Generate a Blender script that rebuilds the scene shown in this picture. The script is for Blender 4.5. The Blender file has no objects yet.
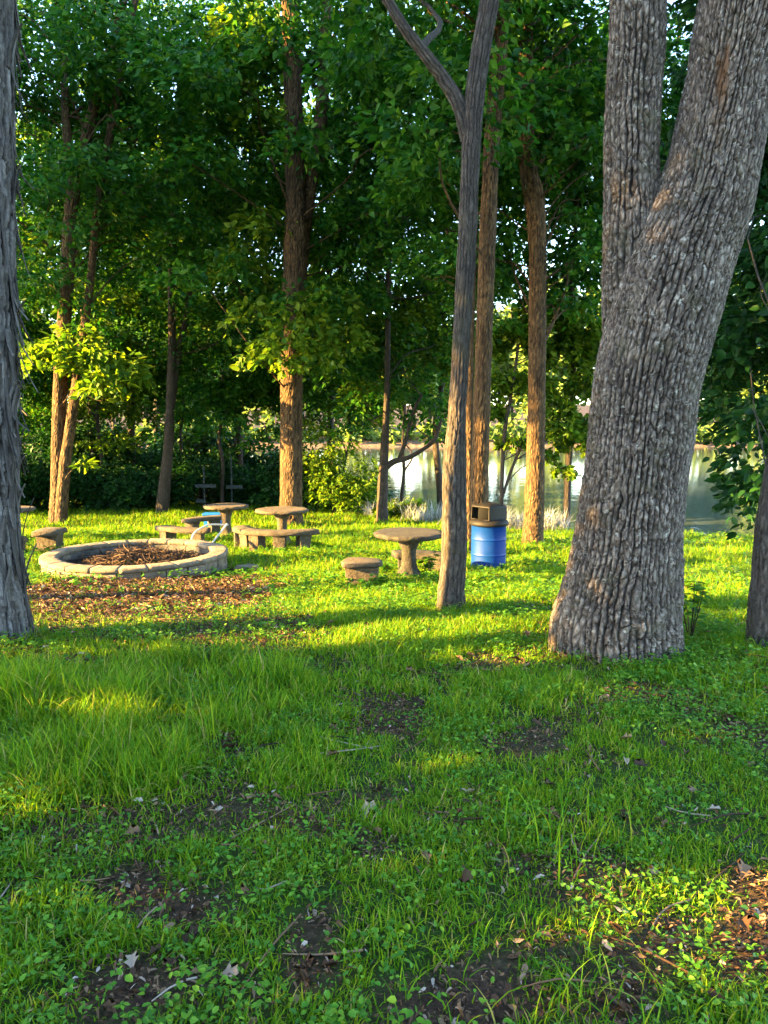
import bpy, math
import numpy as np
from math import radians as R

rng = np.random.default_rng(7)
scene = bpy.context.scene
COL = scene.collection

# ------------------------------------------------------------------ camera maths
CAM = np.array([0.0, 0.0, 1.68]); FPX = 760.0; PITCH = math.atan(87 / 760.0)
FW = np.array([0, math.cos(PITCH), -math.sin(PITCH)])
UP = np.array([0, math.sin(PITCH), math.cos(PITCH)])
RT = np.array([1.0, 0, 0])
SUN_AZ = np.array([-1.0, -0.25]); SUN_AZ /= np.linalg.norm(SUN_AZ)
SUN_EL = R(15.0)
SUND = np.array([SUN_AZ[0] * math.cos(SUN_EL), SUN_AZ[1] * math.cos(SUN_EL), math.sin(SUN_EL)])  # to the sun


def ray(px, py):
    d = FW * FPX + RT * (px - 384.0) + UP * (512.0 - py)
    return d / np.linalg.norm(d)


def at(px, py, Y):
    d = ray(px, py)
    return CAM + d * ((Y - CAM[1]) / d[1])


def depth(P):
    return float(np.dot(P - CAM, FW))


# ------------------------------------------------------------------ noise
def _h(ix, iy, iz, seed):
    n = (ix.astype(np.int64) * 374761393 + iy.astype(np.int64) * 668265263 + iz.astype(np.int64) * 2147483647 + seed * 974711) & 0xFFFFFFFF
    n = ((n ^ (n >> 13)) * 1274126177) & 0xFFFFFFFF
    n = ((n ^ (n >> 15)) * 2246822519) & 0xFFFFFFFF
    return ((n ^ (n >> 16)) & 0xFFFFFF) / float(0xFFFFFF)


def noise(x, y, z=0.0, seed=0):
    x, y, z = np.broadcast_arrays(np.asarray(x, float), np.asarray(y, float), np.asarray(z, float))
    ix, iy, iz = np.floor(x), np.floor(y), np.floor(z)
    fx, fy, fz = x - ix, y - iy, z - iz
    fx, fy, fz = [f * f * (3 - 2 * f) for f in (fx, fy, fz)]
    r = 0
    for a in (0, 1):
        for b in (0, 1):
            for c in (0, 1):
                w = (fx if a else 1 - fx) * (fy if b else 1 - fy) * (fz if c else 1 - fz)
                r = r + w * _h(ix + a, iy + b, iz + c, seed)
    return r


def fbm(x, y, z=0.0, seed=0, o=4):
    r, a, t = 0, 0.5, 0
    for i in range(o):
        r = r + a * noise(np.asarray(x) * 2 ** i, np.asarray(y) * 2 ** i, np.asarray(z) * 2 ** i, seed + i); t += a; a *= 0.5
    return r / t


def sst(a, b, x):
    t = np.clip((np.asarray(x, float) - a) / (b - a), 0, 1)
    return t * t * (3 - 2 * t)


def voro(u, v, nu, seed):
    """F1, F2 and a cell id on a jittered grid, periodic in u."""
    iu, iv = np.floor(u), np.floor(v)
    f1 = np.full(u.shape, 9.0); f2 = np.full(u.shape, 9.0); cid = np.zeros(u.shape)
    for dj in (-2, -1, 0, 1, 2):
        for di in (-2, -1, 0, 1, 2):
            cu, cv = iu + di, iv + dj
            wu = np.mod(cu, nu)
            px = cu + 0.5 + (_h(wu, cv, wu * 0, seed) - 0.5) * 0.95
            py = cv + 0.5 + (_h(wu, cv, wu * 0, seed + 5) - 0.5) * 0.95
            d = np.hypot(px - u, py - v)
            new = d < f1
            f2 = np.where(new, f1, np.minimum(f2, d))
            cid = np.where(new, _h(wu, cv, wu * 0, seed + 9), cid)
            f1 = np.where(new, d, f1)
    return f1, f2, cid


# ------------------------------------------------------------------ terrain
_py = [-30, 4, 6, 8.5, 11.5, 13, 16, 24, 30, 60, 700]
_pz = [0.25, 0, -0.06, -0.30, -0.60, -0.72, -0.85, -1.16, -1.25, -1.3, -1.3]
_sx = [-700, -60, -30, -15, -9, -5, -1, 2, 4, 8, 15, 40, 700]
_sy = [75, 70, 60, 50, 37, 29.5, 24.2, 21.0, 19.2, 17.6, 17.0, 16, 14]
WATER = -1.75


def shore(x):
    return np.interp(x, _sx, _sy)


def terr(x, y):
    x = np.asarray(x, float); y = np.asarray(y, float)
    h = np.interp(y, _py, _pz) * 0.5 + 0.25 * np.interp(y - 0.5, _py, _pz) + 0.25 * np.interp(y + 0.5, _py, _pz)
    h = h + 0.05 * (noise(x * 0.7, y * 0.7, 0, 3) - 0.5) + 0.025 * (noise(x * 2.7, y * 2.7, 0, 4) - 0.5)
    s = y - shore(x)
    h = h - 1.7 * sst(-0.3, 3.2, s)
    far = sst(117, 123, y + 4 * (noise(x * 0.05, 3.3, 0, 8) - 0.5))
    hb = -0.5 + 0.035 * (y - 122) + 0.6 * (noise(x * 0.08, y * 0.08, 0, 2) - 0.5)
    return h * (1 - far) + np.maximum(hb, -2) * far


def G(px, py):
    d = ray(px, py)
    t0 = 0.5
    t = t0
    while t < 400:
        p = CAM + d * t
        if p[2] < float(terr(p[0], p[1])):
            break
        t0 = t
        t += 0.1 + t * 0.01
    a, b = t0, t
    for _ in range(30):
        m = 0.5 * (a + b)
        p = CAM + d * m
        if p[2] < float(terr(p[0], p[1])):
            b = m
        else:
            a = m
    return CAM + d * b


def on(x, y):
    return np.array([x, y, float(terr(x, y))])


# bare earth: patches seen in the photograph (pixel ellipse -> ground ellipse) plus noise
_pat = [(130, 608, 165, 42, .95), (240, 636, 85, 24, .85), (80, 590, 80, 20, .95), (265, 655, 40, 10, .8), (410, 720, 60, 30, .8), (385, 842, 40, 22, .85),
        (150, 905, 70, 42, 1.0), (330, 922, 50, 30, .9), (110, 1000, 95, 40, 1.0), (480, 985, 95, 48, 1.0),
        (600, 880, 40, 40, .7), (680, 970, 75, 42, .85), (762, 950, 34, 80, .95), (230, 750, 32, 18, .7), (560, 900, 70, 30, .6),
        (300, 640, 40, 12, .6), (640, 1010, 70, 30, .9), (250, 985, 60, 25, .6)]
PATCH = []
for (a, b, ra, rb, k) in _pat:
    c = G(a, b); e = G(a + ra, b); f = G(a, min(b + rb, 1100)); g = G(a, b - rb)
    PATCH.append((c[0], 0.5 * (f[1] + g[1]), abs(e[0] - c[0]), abs(g[1] - f[1]) / 2, k))


def bare(x, y):
    x = np.asarray(x, float); y = np.asarray(y, float)
    wx = x + 0.5 * (fbm(x * 1.9, y * 1.9, 0, 31, 3) - 0.5); wy = y + 0.7 * (fbm(x * 1.9, y * 1.9, 0, 41, 3) - 0.5)
    m = 0.7 * sst(0.57, 0.70, fbm(x * 1.3, y * 1.3, 0, 21, 4)) * (0.35 + 0.65 * sst(9, 4, y))
    for (cx, cy, ra, rb, k) in PATCH:
        d = np.hypot((wx - cx) / ra, (wy - cy) / rb) * (1.02 if cy < 7 else 1.0)
        m = np.maximum(m, k * sst(1.25, 0.55, d))
    return np.clip(m, 0, 1)


# ------------------------------------------------------------------ mesh + object helpers
def mk(name, V, faces, mat, parent=None, base=None, attrs=None, smooth=True):
    """V (n,3) in world metres; faces = list of int arrays (m,3)/(m,4); base = parent location."""
    V = np.asarray(V, float)
    if base is not None:
        V = V - np.asarray(base)
    me = bpy.data.meshes.new(name)
    faces = [np.asarray(f) for f in faces if len(f)]
    tot = np.concatenate([np.full(len(f), f.shape[1]) for f in faces])
    idx = np.concatenate([f.ravel() for f in faces])
    me.vertices.add(len(V)); me.vertices.foreach_set('co', V.astype(np.float32).ravel())
    me.loops.add(len(idx)); me.loops.foreach_set('vertex_index', idx.astype(np.int32))
    me.polygons.add(len(tot))
    me.polygons.foreach_set('loop_start', np.concatenate([[0], np.cumsum(tot)[:-1]]).astype(np.int32))
    if smooth:
        me.polygons.foreach_set('use_smooth', np.ones(len(tot), bool))
    for k, a in (attrs or {}).items():
        a = np.asarray(a, np.float32)
        if a.ndim == 1:
            at_ = me.attributes.new(k, 'FLOAT', 'POINT'); at_.data.foreach_set('value', a)
        else:
            at_ = me.attributes.new(k, 'FLOAT_VECTOR', 'POINT'); at_.data.foreach_set('vector', a.ravel())
    me.update(); me.validate()
    if mat:
        me.materials.append(mat)
    o = bpy.data.objects.new(name, me)
    COL.objects.link(o)
    if parent:
        o.parent = parent
    return o


def tag(o, label=None, cat=None, group=None, kind=None):
    for k, v in (('label', label), ('category', cat), ('group', group), ('kind', kind)):
        if v:
            o[k] = v
    return o


def thing(name, loc, label, cat, group=None):
    e = bpy.data.objects.new(name, None)
    e.empty_display_size = 0.2
    COL.objects.link(e)
    e.location = loc
    return tag(e, label, cat, group)


class MB:
    """collects vertices and faces for one mesh"""
    def __init__(self):
        self.V = []; self.T = []; self.Q = []; self.n = 0; self.A = {}

    def add(self, V, Q=None, T=None, **attrs):
        V = np.asarray(V, float)
        if Q is not None and len(Q): self.Q.append(np.asarray(Q) + self.n)
        if T is not None and len(T): self.T.append(np.asarray(T) + self.n)
        for k, a in attrs.items(): self.A.setdefault(k, []).append(np.asarray(a))
        self.V.append(V); self.n += len(V)
        return self

    def build(self, name, mat, parent=None, base=None, smooth=True):
        f = ([np.concatenate(self.Q)] if self.Q else []) + ([np.concatenate(self.T)] if self.T else [])
        return mk(name, np.concatenate(self.V), f, mat, parent, base, {k: np.concatenate(a) for k, a in self.A.items()}, smooth)


# ------------------------------------------------------------------ materials
def mat(name):
    m = bpy.data.materials.new(name); m.use_nodes = True
    nt = m.node_tree; nt.nodes.clear()
    return m, nt, nt.nodes, nt.links


def N(nt, t, **kw):
    n = nt.nodes.new(t)
    for k, v in kw.items():
        if k.startswith('i_'):
            key = k[2:]
            n.inputs[int(key) if key.isdigit() else key.replace('_', ' ')].default_value = v
        else:
            setattr(n, k, v)
    return n


def ramp(nt, fac, stops, interp='LINEAR'):
    r = nt.nodes.new('ShaderNodeValToRGB'); r.color_ramp.interpolation = interp
    el = r.color_ramp.elements
    while len(el) < len(stops): el.new(0.5)
    for e, (p, c) in zip(el, stops):
        e.position = p; e.color = (*c, 1)
    nt.links.new(fac, r.inputs[0])
    return r.outputs[0]


def mixc(nt, fac, a, b, mode='MIX'):
    m = nt.nodes.new('ShaderNodeMix'); m.data_type = 'RGBA'; m.blend_type = mode
    for s, v in ((m.inputs[0], fac), (m.inputs[6], a), (m.inputs[7], b)):
        if hasattr(v, 'is_output'): nt.links.new(v, s)
        elif isinstance(v, tuple): s.default_value = (*v, 1)
        else: s.default_value = v
    return m.outputs[2]


def leafmat(name, stops, trans=0.42, tcol=(1.35, 1.25, 0.6), rough=0.5, spec=0.14):
    m, nt, nd, lk = mat(name)
    g = N(nt, 'ShaderNodeNewGeometry')
    c = ramp(nt, g.outputs['Random Per Island'], stops)
    p = N(nt, 'ShaderNodeBsdfPrincipled'); p.inputs['Roughness'].default_value = rough
    p.inputs['Specular IOR Level'].default_value = spec
    lk.new(c, p.inputs['Base Color'])
    t = N(nt, 'ShaderNodeBsdfTranslucent')
    lk.new(mixc(nt, 1.0, c, tcol, 'MULTIPLY'), t.inputs[0])
    x = N(nt, 'ShaderNodeMixShader'); x.inputs[0].default_value = trans
    lk.new(p.outputs[0], x.inputs[1]); lk.new(t.outputs[0], x.inputs[2])
    o = N(nt, 'ShaderNodeOutputMaterial'); lk.new(x.outputs[0], o.inputs[0])
    return m


def barkmat(name, furrow, low, high, moss=None, lichen=None, scale=26.0, bump=0.5, stretch=0.28, dist=0.02):
    m, nt, nd, lk = mat(name)
    a = N(nt, 'ShaderNodeAttribute', attribute_name='bc')
    rg = N(nt, 'ShaderNodeAttribute', attribute_name='ridge')
    mp = N(nt, 'ShaderNodeMapping'); mp.inputs['Scale'].default_value = (1, 1, stretch)
    lk.new(a.outputs['Vector'], mp.inputs[0])
    nz = N(nt, 'ShaderNodeTexNoise', i_Scale=6.0, i_Detail=3.0); lk.new(mp.outputs[0], nz.inputs[0])
    wv = N(nt, 'ShaderNodeVectorMath', operation='MULTIPLY_ADD')
    lk.new(nz.outputs['Color'], wv.inputs[0]); wv.inputs[1].default_value = (.09, .09, .09); lk.new(mp.outputs[0], wv.inputs[2])
    vo = N(nt, 'ShaderNodeTexVoronoi', feature='DISTANCE_TO_EDGE', i_Scale=scale); lk.new(wv.outputs[0], vo.inputs['Vector'])
    fine = N(nt, 'ShaderNodeTexNoise', i_Scale=90.0, i_Detail=5.0, i_Roughness=.7)
    mp2 = N(nt, 'ShaderNodeMapping'); mp2.inputs['Scale'].default_value = (1, 1, .45); lk.new(a.outputs['Vector'], mp2.inputs[0])
    lk.new(mp2.outputs[0], fine.inputs[0])
    big = N(nt, 'ShaderNodeTexNoise', i_Scale=3.2, i_Detail=4.0); lk.new(a.outputs['Vector'], big.inputs[0])
    f1 = N(nt, 'ShaderNodeMath', operation='MULTIPLY'); f1.inputs[1].default_value = 2.2; f1.use_clamp = True
    lk.new(vo.outputs['Distance'], f1.inputs[0])
    rr = N(nt, 'ShaderNodeMath', operation='MULTIPLY')       # geometry ridge times texture ridge
    lk.new(rg.outputs['Fac'], rr.inputs[0])
    tx = N(nt, 'ShaderNodeMapRange'); lk.new(f1.outputs[0], tx.inputs[0]); tx.inputs[3].default_value = .45; tx.inputs[4].default_value = 1.0
    lk.new(tx.outputs[0], rr.inputs[1])
    c = ramp(nt, rr.outputs[0], [(0.0, furrow), (.42, low), (1.0, high)])
    fr = N(nt, 'ShaderNodeMapRange'); lk.new(fine.outputs['Fac'], fr.inputs[0])
    fr.inputs[1].default_value = .3; fr.inputs[2].default_value = .7; fr.inputs[3].default_value = .5; fr.inputs[4].default_value = 1.55
    br = N(nt, 'ShaderNodeMapRange'); lk.new(big.outputs['Fac'], br.inputs[0])
    br.inputs[1].default_value = .3; br.inputs[2].default_value = .7; br.inputs[3].default_value = .75; br.inputs[4].default_value = 1.2
    mm = N(nt, 'ShaderNodeMath', operation='MULTIPLY'); lk.new(fr.outputs[0], mm.inputs[0]); lk.new(br.outputs[0], mm.inputs[1])
    cv = N(nt, 'ShaderNodeCombineColor')
    for i in range(3): lk.new(mm.outputs[0], cv.inputs[i])
    c = mixc(nt, 1.0, c, cv.outputs[0], 'MULTIPLY')
    if moss:
        sx = N(nt, 'ShaderNodeTexNoise', i_Scale=4.0, i_Detail=6.0, i_Roughness=.65); lk.new(a.outputs['Vector'], sx.inputs[0])
        sr = N(nt, 'ShaderNodeMapRange'); lk.new(sx.outputs['Fac'], sr.inputs[0]); sr.inputs[1].default_value = .54; sr.inputs[2].default_value = .7
        sr.inputs[4].default_value = .6
        c = mixc(nt, sr.outputs[0], c, moss)
    if lichen:
        lx = N(nt, 'ShaderNodeTexNoise', i_Scale=17.0, i_Detail=8.0, i_Roughness=.72); lk.new(a.outputs['Vector'], lx.inputs[0])
        lr_ = N(nt, 'ShaderNodeMapRange'); lk.new(lx.outputs['Fac'], lr_.inputs[0]); lr_.inputs[1].default_value = .58; lr_.inputs[2].default_value = .66
        lm = N(nt, 'ShaderNodeMath', operation='MULTIPLY'); lk.new(lr_.outputs[0], lm.inputs[0]); lk.new(rg.outputs['Fac'], lm.inputs[1]); lm.use_clamp = True
        c = mixc(nt, lm.outputs[0], c, lichen)
        sa = N(nt, 'ShaderNodeAttribute', attribute_name='scar')
        sm_ = N(nt, 'ShaderNodeMath', operation='MULTIPLY'); lk.new(sa.outputs['Fac'], sm_.inputs[0]); lk.new(fr.outputs[0], sm_.inputs[1]); sm_.use_clamp = True
        c = mixc(nt, sm_.outputs[0], c, (.085, .040, .016))
    p = N(nt, 'ShaderNodeBsdfPrincipled'); p.inputs['Roughness'].default_value = .88; p.inputs['Specular IOR Level'].default_value = .25
    lk.new(c, p.inputs['Base Color'])
    hs = N(nt, 'ShaderNodeMath', operation='MULTIPLY_ADD'); lk.new(fine.outputs['Fac'], hs.inputs[0]); hs.inputs[1].default_value = .35
    lk.new(f1.outputs[0], hs.inputs[2])
    b = N(nt, 'ShaderNodeBump', i_Strength=bump, i_Distance=dist); lk.new(hs.outputs[0], b.inputs['Height']); lk.new(b.outputs[0], p.inputs['Normal'])
    o = N(nt, 'ShaderNodeOutputMaterial'); lk.new(p.outputs[0], o.inputs[0])
    return m


def stonemat(name, stops, scale=14.0, bump=.5, spot=None, rough=.9, dist=.012):
    m, nt, nd, lk = mat(name)
    tc = N(nt, 'ShaderNodeTexCoord')
    n1 = N(nt, 'ShaderNodeTexNoise', i_Scale=scale, i_Detail=8.0, i_Roughness=.7); lk.new(tc.outputs['Object'], n1.inputs[0])
    n2 = N(nt, 'ShaderNodeTexNoise', i_Scale=scale * .22, i_Detail=5.0); lk.new(tc.outputs['Object'], n2.inputs[0])
    ad = N(nt, 'ShaderNodeMath', operation='MULTIPLY_ADD'); lk.new(n1.outputs['Fac'], ad.inputs[0]); ad.inputs[1].default_value = .55
    hf = N(nt, 'ShaderNodeMath', operation='MULTIPLY'); lk.new(n2.outputs['Fac'], hf.inputs[0]); hf.inputs[1].default_value = .45
    lk.new(hf.outputs[0], ad.inputs[2])
    c = ramp(nt, ad.outputs[0], stops)
    g = N(nt, 'ShaderNodeNewGeometry')
    rv = N(nt, 'ShaderNodeMapRange'); lk.new(g.outputs['Random Per Island'], rv.inputs[0]); rv.inputs[3].default_value = .78; rv.inputs[4].default_value = 1.18
    cv = N(nt, 'ShaderNodeCombineColor')
    for i in range(3): lk.new(rv.outputs[0], cv.inputs[i])
    c = mixc(nt, 1.0, c, cv.outputs[0], 'MULTIPLY')
    if spot:
        n3 = N(nt, 'ShaderNodeTexNoise', i_Scale=scale * .5, i_Detail=7.0, i_Roughness=.7); lk.new(tc.outputs['Object'], n3.inputs[0])
        sr = N(nt, 'ShaderNodeMapRange'); lk.new(n3.outputs['Fac'], sr.inputs[0]); sr.inputs[1].default_value = .46; sr.inputs[2].default_value = .60; sr.inputs[4].default_value = .85
        c = mixc(nt, sr.outputs[0], c, spot)
    p = N(nt, 'ShaderNodeBsdfPrincipled'); p.inputs['Roughness'].default_value = rough; lk.new(c, p.inputs['Base Color'])
    b = N(nt, 'ShaderNodeBump', i_Strength=bump, i_Distance=dist); lk.new(n1.outputs['Fac'], b.inputs['Height']); lk.new(b.outputs[0], p.inputs['Normal'])
    o = N(nt, 'ShaderNodeOutputMaterial'); lk.new(p.outputs[0], o.inputs[0])
    return m


def paintmat(name, col, wear, rough=.4, metal=0.0, amount=.58):
    m, nt, nd, lk = mat(name)
    tc = N(nt, 'ShaderNodeTexCoord')
    n1 = N(nt, 'ShaderNodeTexNoise', i_Scale=9.0, i_Detail=9.0, i_Roughness=.72); lk.new(tc.outputs['Object'], n1.inputs[0])
    r = N(nt, 'ShaderNodeMapRange'); lk.new(n1.outputs['Fac'], r.inputs[0]); r.inputs[1].default_value = amount; r.inputs[2].default_value = amount + .12
    r.inputs[4].default_value = .7
    p = N(nt, 'ShaderNodeBsdfPrincipled'); p.inputs['Metallic'].default_value = metal; p.inputs['Specular IOR Level'].default_value = .2
    lk.new(mixc(nt, r.outputs[0], col, wear), p.inputs['Base Color'])
    rr = N(nt, 'ShaderNodeMapRange'); lk.new(n1.outputs['Fac'], rr.inputs[0]); rr.inputs[3].default_value = rough - .12; rr.inputs[4].default_value = rough + .25
    lk.new(rr.outputs[0], p.inputs['Roughness'])
    o = N(nt, 'ShaderNodeOutputMaterial'); lk.new(p.outputs[0], o.inputs[0])
    return m


M = {}
M['bark_big'] = barkmat('bark_grey_ridged', (.004, .003, .0025), (.042, .032, .025), (.20, .168, .142), moss=(.07, .062, .038), lichen=(.27, .255, .22), scale=34, bump=.9, stretch=.4, dist=.012)
M['bark_shag'] = barkmat('bark_shaggy_grey', (.008, .007, .007), (.052, .048, .047), (.15, .142, .14), scale=17, bump=.4, stretch=.1)
M['bark_mid'] = barkmat('bark_brown_grey', (.009, .007, .006), (.033, .027, .023), (.082, .07, .06), moss=(.05, .045, .025), scale=24, bump=.6)
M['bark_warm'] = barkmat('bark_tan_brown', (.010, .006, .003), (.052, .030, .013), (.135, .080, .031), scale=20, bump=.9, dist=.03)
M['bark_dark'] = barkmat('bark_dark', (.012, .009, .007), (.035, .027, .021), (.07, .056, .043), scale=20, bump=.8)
L1 = (.007, .048, .008); L2 = (.017, .092, .010); L3 = (.042, .14, .012); L4 = (.085, .18, .016)
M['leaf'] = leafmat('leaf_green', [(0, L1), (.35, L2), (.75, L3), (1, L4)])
M['leaf_lit_fresh'] = leafmat('leaf_lit_fresh_green', [(0, (.03, .09, .008)), (.4, (.07, .15, .010)), (1, (.15, .22, .015))], trans=.55)  # lighter leaf copy; sunlit look of the low boughs put into the colour
M['leaf_deep'] = leafmat('leaf_deep_green', [(0, (.004, .026, .008)), (.5, (.009, .044, .010)), (1, (.022, .08, .014))], trans=.34)  # darker leaf copy; shade of the deep wood put into the colour
M['leaf_far'] = leafmat('leaf_far_green', [(0, (.05, .11, .03)), (.5, (.13, .21, .05)), (1, (.23, .29, .07))], trans=.35)  # paler than the near leaves: distance haze put into the colour
M['grass'] = leafmat('grass_blade', [(0, (.04, .13, .006)), (.35, (.09, .215, .006)), (.75, (.155, .27, .007)), (.92, (.23, .28, .012)), (.97, (.29, .27, .06)), (1, (.33, .27, .13))],
                     trans=.45, tcol=(1.3, 1.2, .5), rough=.55, spec=.12)
M['weed'] = leafmat('weed_leaf', [(0, (.03, .11, .012)), (.6, (.06, .17, .014)), (1, (.12, .24, .02))], trans=.35, rough=.45)
M['litter'] = leafmat('dead_leaf', [(0, (.02, .011, .007)), (.35, (.055, .029, .015)), (.7, (.11, .058, .028)), (.92, (.19, .12, .068)), (1, (.36, .30, .24))],
                      trans=.12, tcol=(1, .7, .4), rough=.75, spec=.2)
M['reed'] = leafmat('pale_reed', [(0, (.17, .20, .16)), (.6, (.33, .36, .36)), (1, (.48, .49, .52))], trans=.4, tcol=(1, 1, .95))
M['concrete'] = stonemat('weathered_concrete', [(.3, (.014, .009, .005)), (.5, (.062, .042, .022)), (.72, (.145, .10, .054))], scale=16, bump=1.0, dist=.035, spot=(.06, .05, .03))
M['concrete_moss'] = stonemat('mossy_concrete', [(.3, (.005, .0036, .0026)), (.5, (.016, .0115, .0078)), (.72, (.055, .04, .025))], scale=16, bump=1.0, dist=.035, spot=(.035, .034, .018))
M['block'] = stonemat('ring_block', [(.3, (.08, .06, .04)), (.5, (.18, .14, .093)), (.72, (.27, .215, .145))], scale=20, spot=(.10, .078, .055), bump=1.0, dist=.03)
M['dark_block'] = stonemat('dark_ring_block', [(.3, (.015, .013, .012)), (.5, (.05, .045, .04)), (.75, (.14, .12, .10))], scale=20, bump=.7)  # darker tones than the wall blocks
M['twig'] = leafmat('dry_twig', [(0, (.010, .006, .004)), (.6, (.035, .02, .012)), (1, (.11, .066, .04))], trans=.0, rough=.85, spec=.2)
M['blue'] = paintmat('blue_drum_paint', (.0005, .027, .16), (.035, .018, .012), rough=.45, amount=.62)
M['lid'] = paintmat('brown_lid_plastic', (.007, .006, .005), (.022, .016, .010), rough=.55, amount=.5)
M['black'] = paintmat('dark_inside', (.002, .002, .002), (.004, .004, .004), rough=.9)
M['white_pipe'] = paintmat('white_pipe', (.42, .40, .35), (.25, .22, .17), rough=.45)
M['pale_wood'] = paintmat('pale_board', (.026, .036, .043), (.016, .018, .018), rough=.7)
M['blue_box'] = paintmat('blue_plastic', (.006, .11, .36), (.02, .09, .2), rough=.45)


def ground_mat():
    m, nt, nd, lk = mat('lawn_and_soil')
    tc = N(nt, 'ShaderNodeTexCoord')
    b = N(nt, 'ShaderNodeAttribute', attribute_name='bare')
    k = N(nt, 'ShaderNodeAttribute', attribute_name='bank')
    n1 = N(nt, 'ShaderNodeTexNoise', i_Scale=38.0, i_Detail=8.0, i_Roughness=.75); lk.new(tc.outputs['Object'], n1.inputs[0])
    n2 = N(nt, 'ShaderNodeTexNoise', i_Scale=2.2, i_Detail=6.0); lk.new(tc.outputs['Object'], n2.inputs[0])
    soil = ramp(nt, n1.outputs['Fac'], [(.3, (.018, .012, .009)), (.5, (.05, .032, .021)), (.68, (.12, .075, .045)), (.8, (.2, .14, .09))])
    sod = ramp(nt, n1.outputs['Fac'], [(.3, (.012, .025, .006)), (.6, (.035, .06, .012)), (.75, (.06, .09, .02))])
    c = mixc(nt, b.outputs['Fac'], sod, soil)
    bankc = ramp(nt, n2.outputs['Fac'], [(.3, (.06, .042, .03)), (.5, (.14, .10, .072)), (.7, (.22, .165, .12))])
    c = mixc(nt, k.outputs['Fac'], c, bankc)
    p = N(nt, 'ShaderNodeBsdfPrincipled'); p.inputs['Roughness'].default_value = .95; p.inputs['Specular IOR Level'].default_value = .08; lk.new(c, p.inputs['Base Color'])
    bp = N(nt, 'ShaderNodeBump', i_Strength=.8, i_Distance=.03); lk.new(n1.outputs['Fac'], bp.inputs['Height']); lk.new(bp.outputs[0], p.inputs['Normal'])
    o = N(nt, 'ShaderNodeOutputMaterial'); lk.new(p.outputs[0], o.inputs[0])
    return m


def water_mat():
    m, nt, nd, lk = mat('pond_water')
    tc = N(nt, 'ShaderNodeTexCoord')
    mp = N(nt, 'ShaderNodeMapping'); mp.inputs['Scale'].default_value = (1, .45, 1); lk.new(tc.outputs['Object'], mp.inputs[0])
    n1 = N(nt, 'ShaderNodeTexNoise', i_Scale=1.6, i_Detail=4.0); lk.new(mp.outputs[0], n1.inputs[0])
    p = N(nt, 'ShaderNodeBsdfPrincipled'); p.inputs['Base Color'].default_value = (.045, .06, .05, 1)
    p.inputs['Roughness'].default_value = .06; p.inputs['IOR'].default_value = 1.33; p.inputs['Specular IOR Level'].default_value = .5
    bp = N(nt, 'ShaderNodeBump', i_Strength=.2, i_Distance=.07); lk.new(n1.outputs['Fac'], bp.inputs['Height']); lk.new(bp.outputs[0], p.inputs['Normal'])
    o = N(nt, 'ShaderNodeOutputMaterial'); lk.new(p.outputs[0], o.inputs[0])
    return m


# ------------------------------------------------------------------ ground and water
def geo(a, b, n):
    return np.geomspace(a, b, n)


gy = np.concatenate([np.array([-400, -150, -60, -25, -12, -6]), np.arange(-3, 31, .11), 30 + geo(1.2, 670, 60)])
gx = np.concatenate([-13 - geo(.3, 700, 40)[::-1], np.arange(-13, 13.01, .11), 13 + geo(.3, 700, 40)])
XX, YY = np.meshgrid(gx, gy)
ZZ = terr(XX, YY)
ny, nx = XX.shape
ii = (np.arange(ny - 1)[:, None] * nx + np.arange(nx - 1)[None, :]).ravel()
BR = bare(XX, YY) + 0.9 * sst(-1.0, .6, YY - shore(XX))
BK = sst(112, 116, YY) * sst(136, 126, YY)
ZZ = ZZ - 0.02 * np.clip(BR, 0, 1) * (noise(XX * 9, YY * 9, 0, 5) - .2)
ground = mk('ground', np.stack([XX.ravel(), YY.ravel(), ZZ.ravel()], 1), [np.stack([ii, ii + 1, ii + nx + 1, ii + nx], 1)], ground_mat(), attrs={'bare': np.clip(BR, 0, 1).ravel(), 'bank': BK.ravel()})
tag(ground, kind='structure')
water = mk('pond_water', [(-500, 10, WATER), (500, 10, WATER), (500, 140, WATER), (-500, 140, WATER)], [np.array([[0, 1, 2, 3]])], water_mat())
tag(water, kind='structure')

# ------------------------------------------------------------------ tubes, trunks
def spline(P, n):
    P = np.asarray(P, float)
    if len(P) == 2:
        t = np.linspace(0, 1, n)[:, None]
        return P[0] * (1 - t) + P[1] * t
    Q = np.vstack([2 * P[0] - P[1], P, 2 * P[-1] - P[-2]])
    seg = len(P) - 1
    t = np.linspace(0, seg, n); i = np.minimum(t.astype(int), seg - 1); f = (t - i)[:, None]
    a, b, c, d = Q[i], Q[i + 1], Q[i + 2], Q[i + 3]
    return .5 * (2 * b + (c - a) * f + (2 * a - 5 * b + 4 * c - d) * f ** 2 + (3 * b - a - 3 * c + d) * f ** 3)


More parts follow.
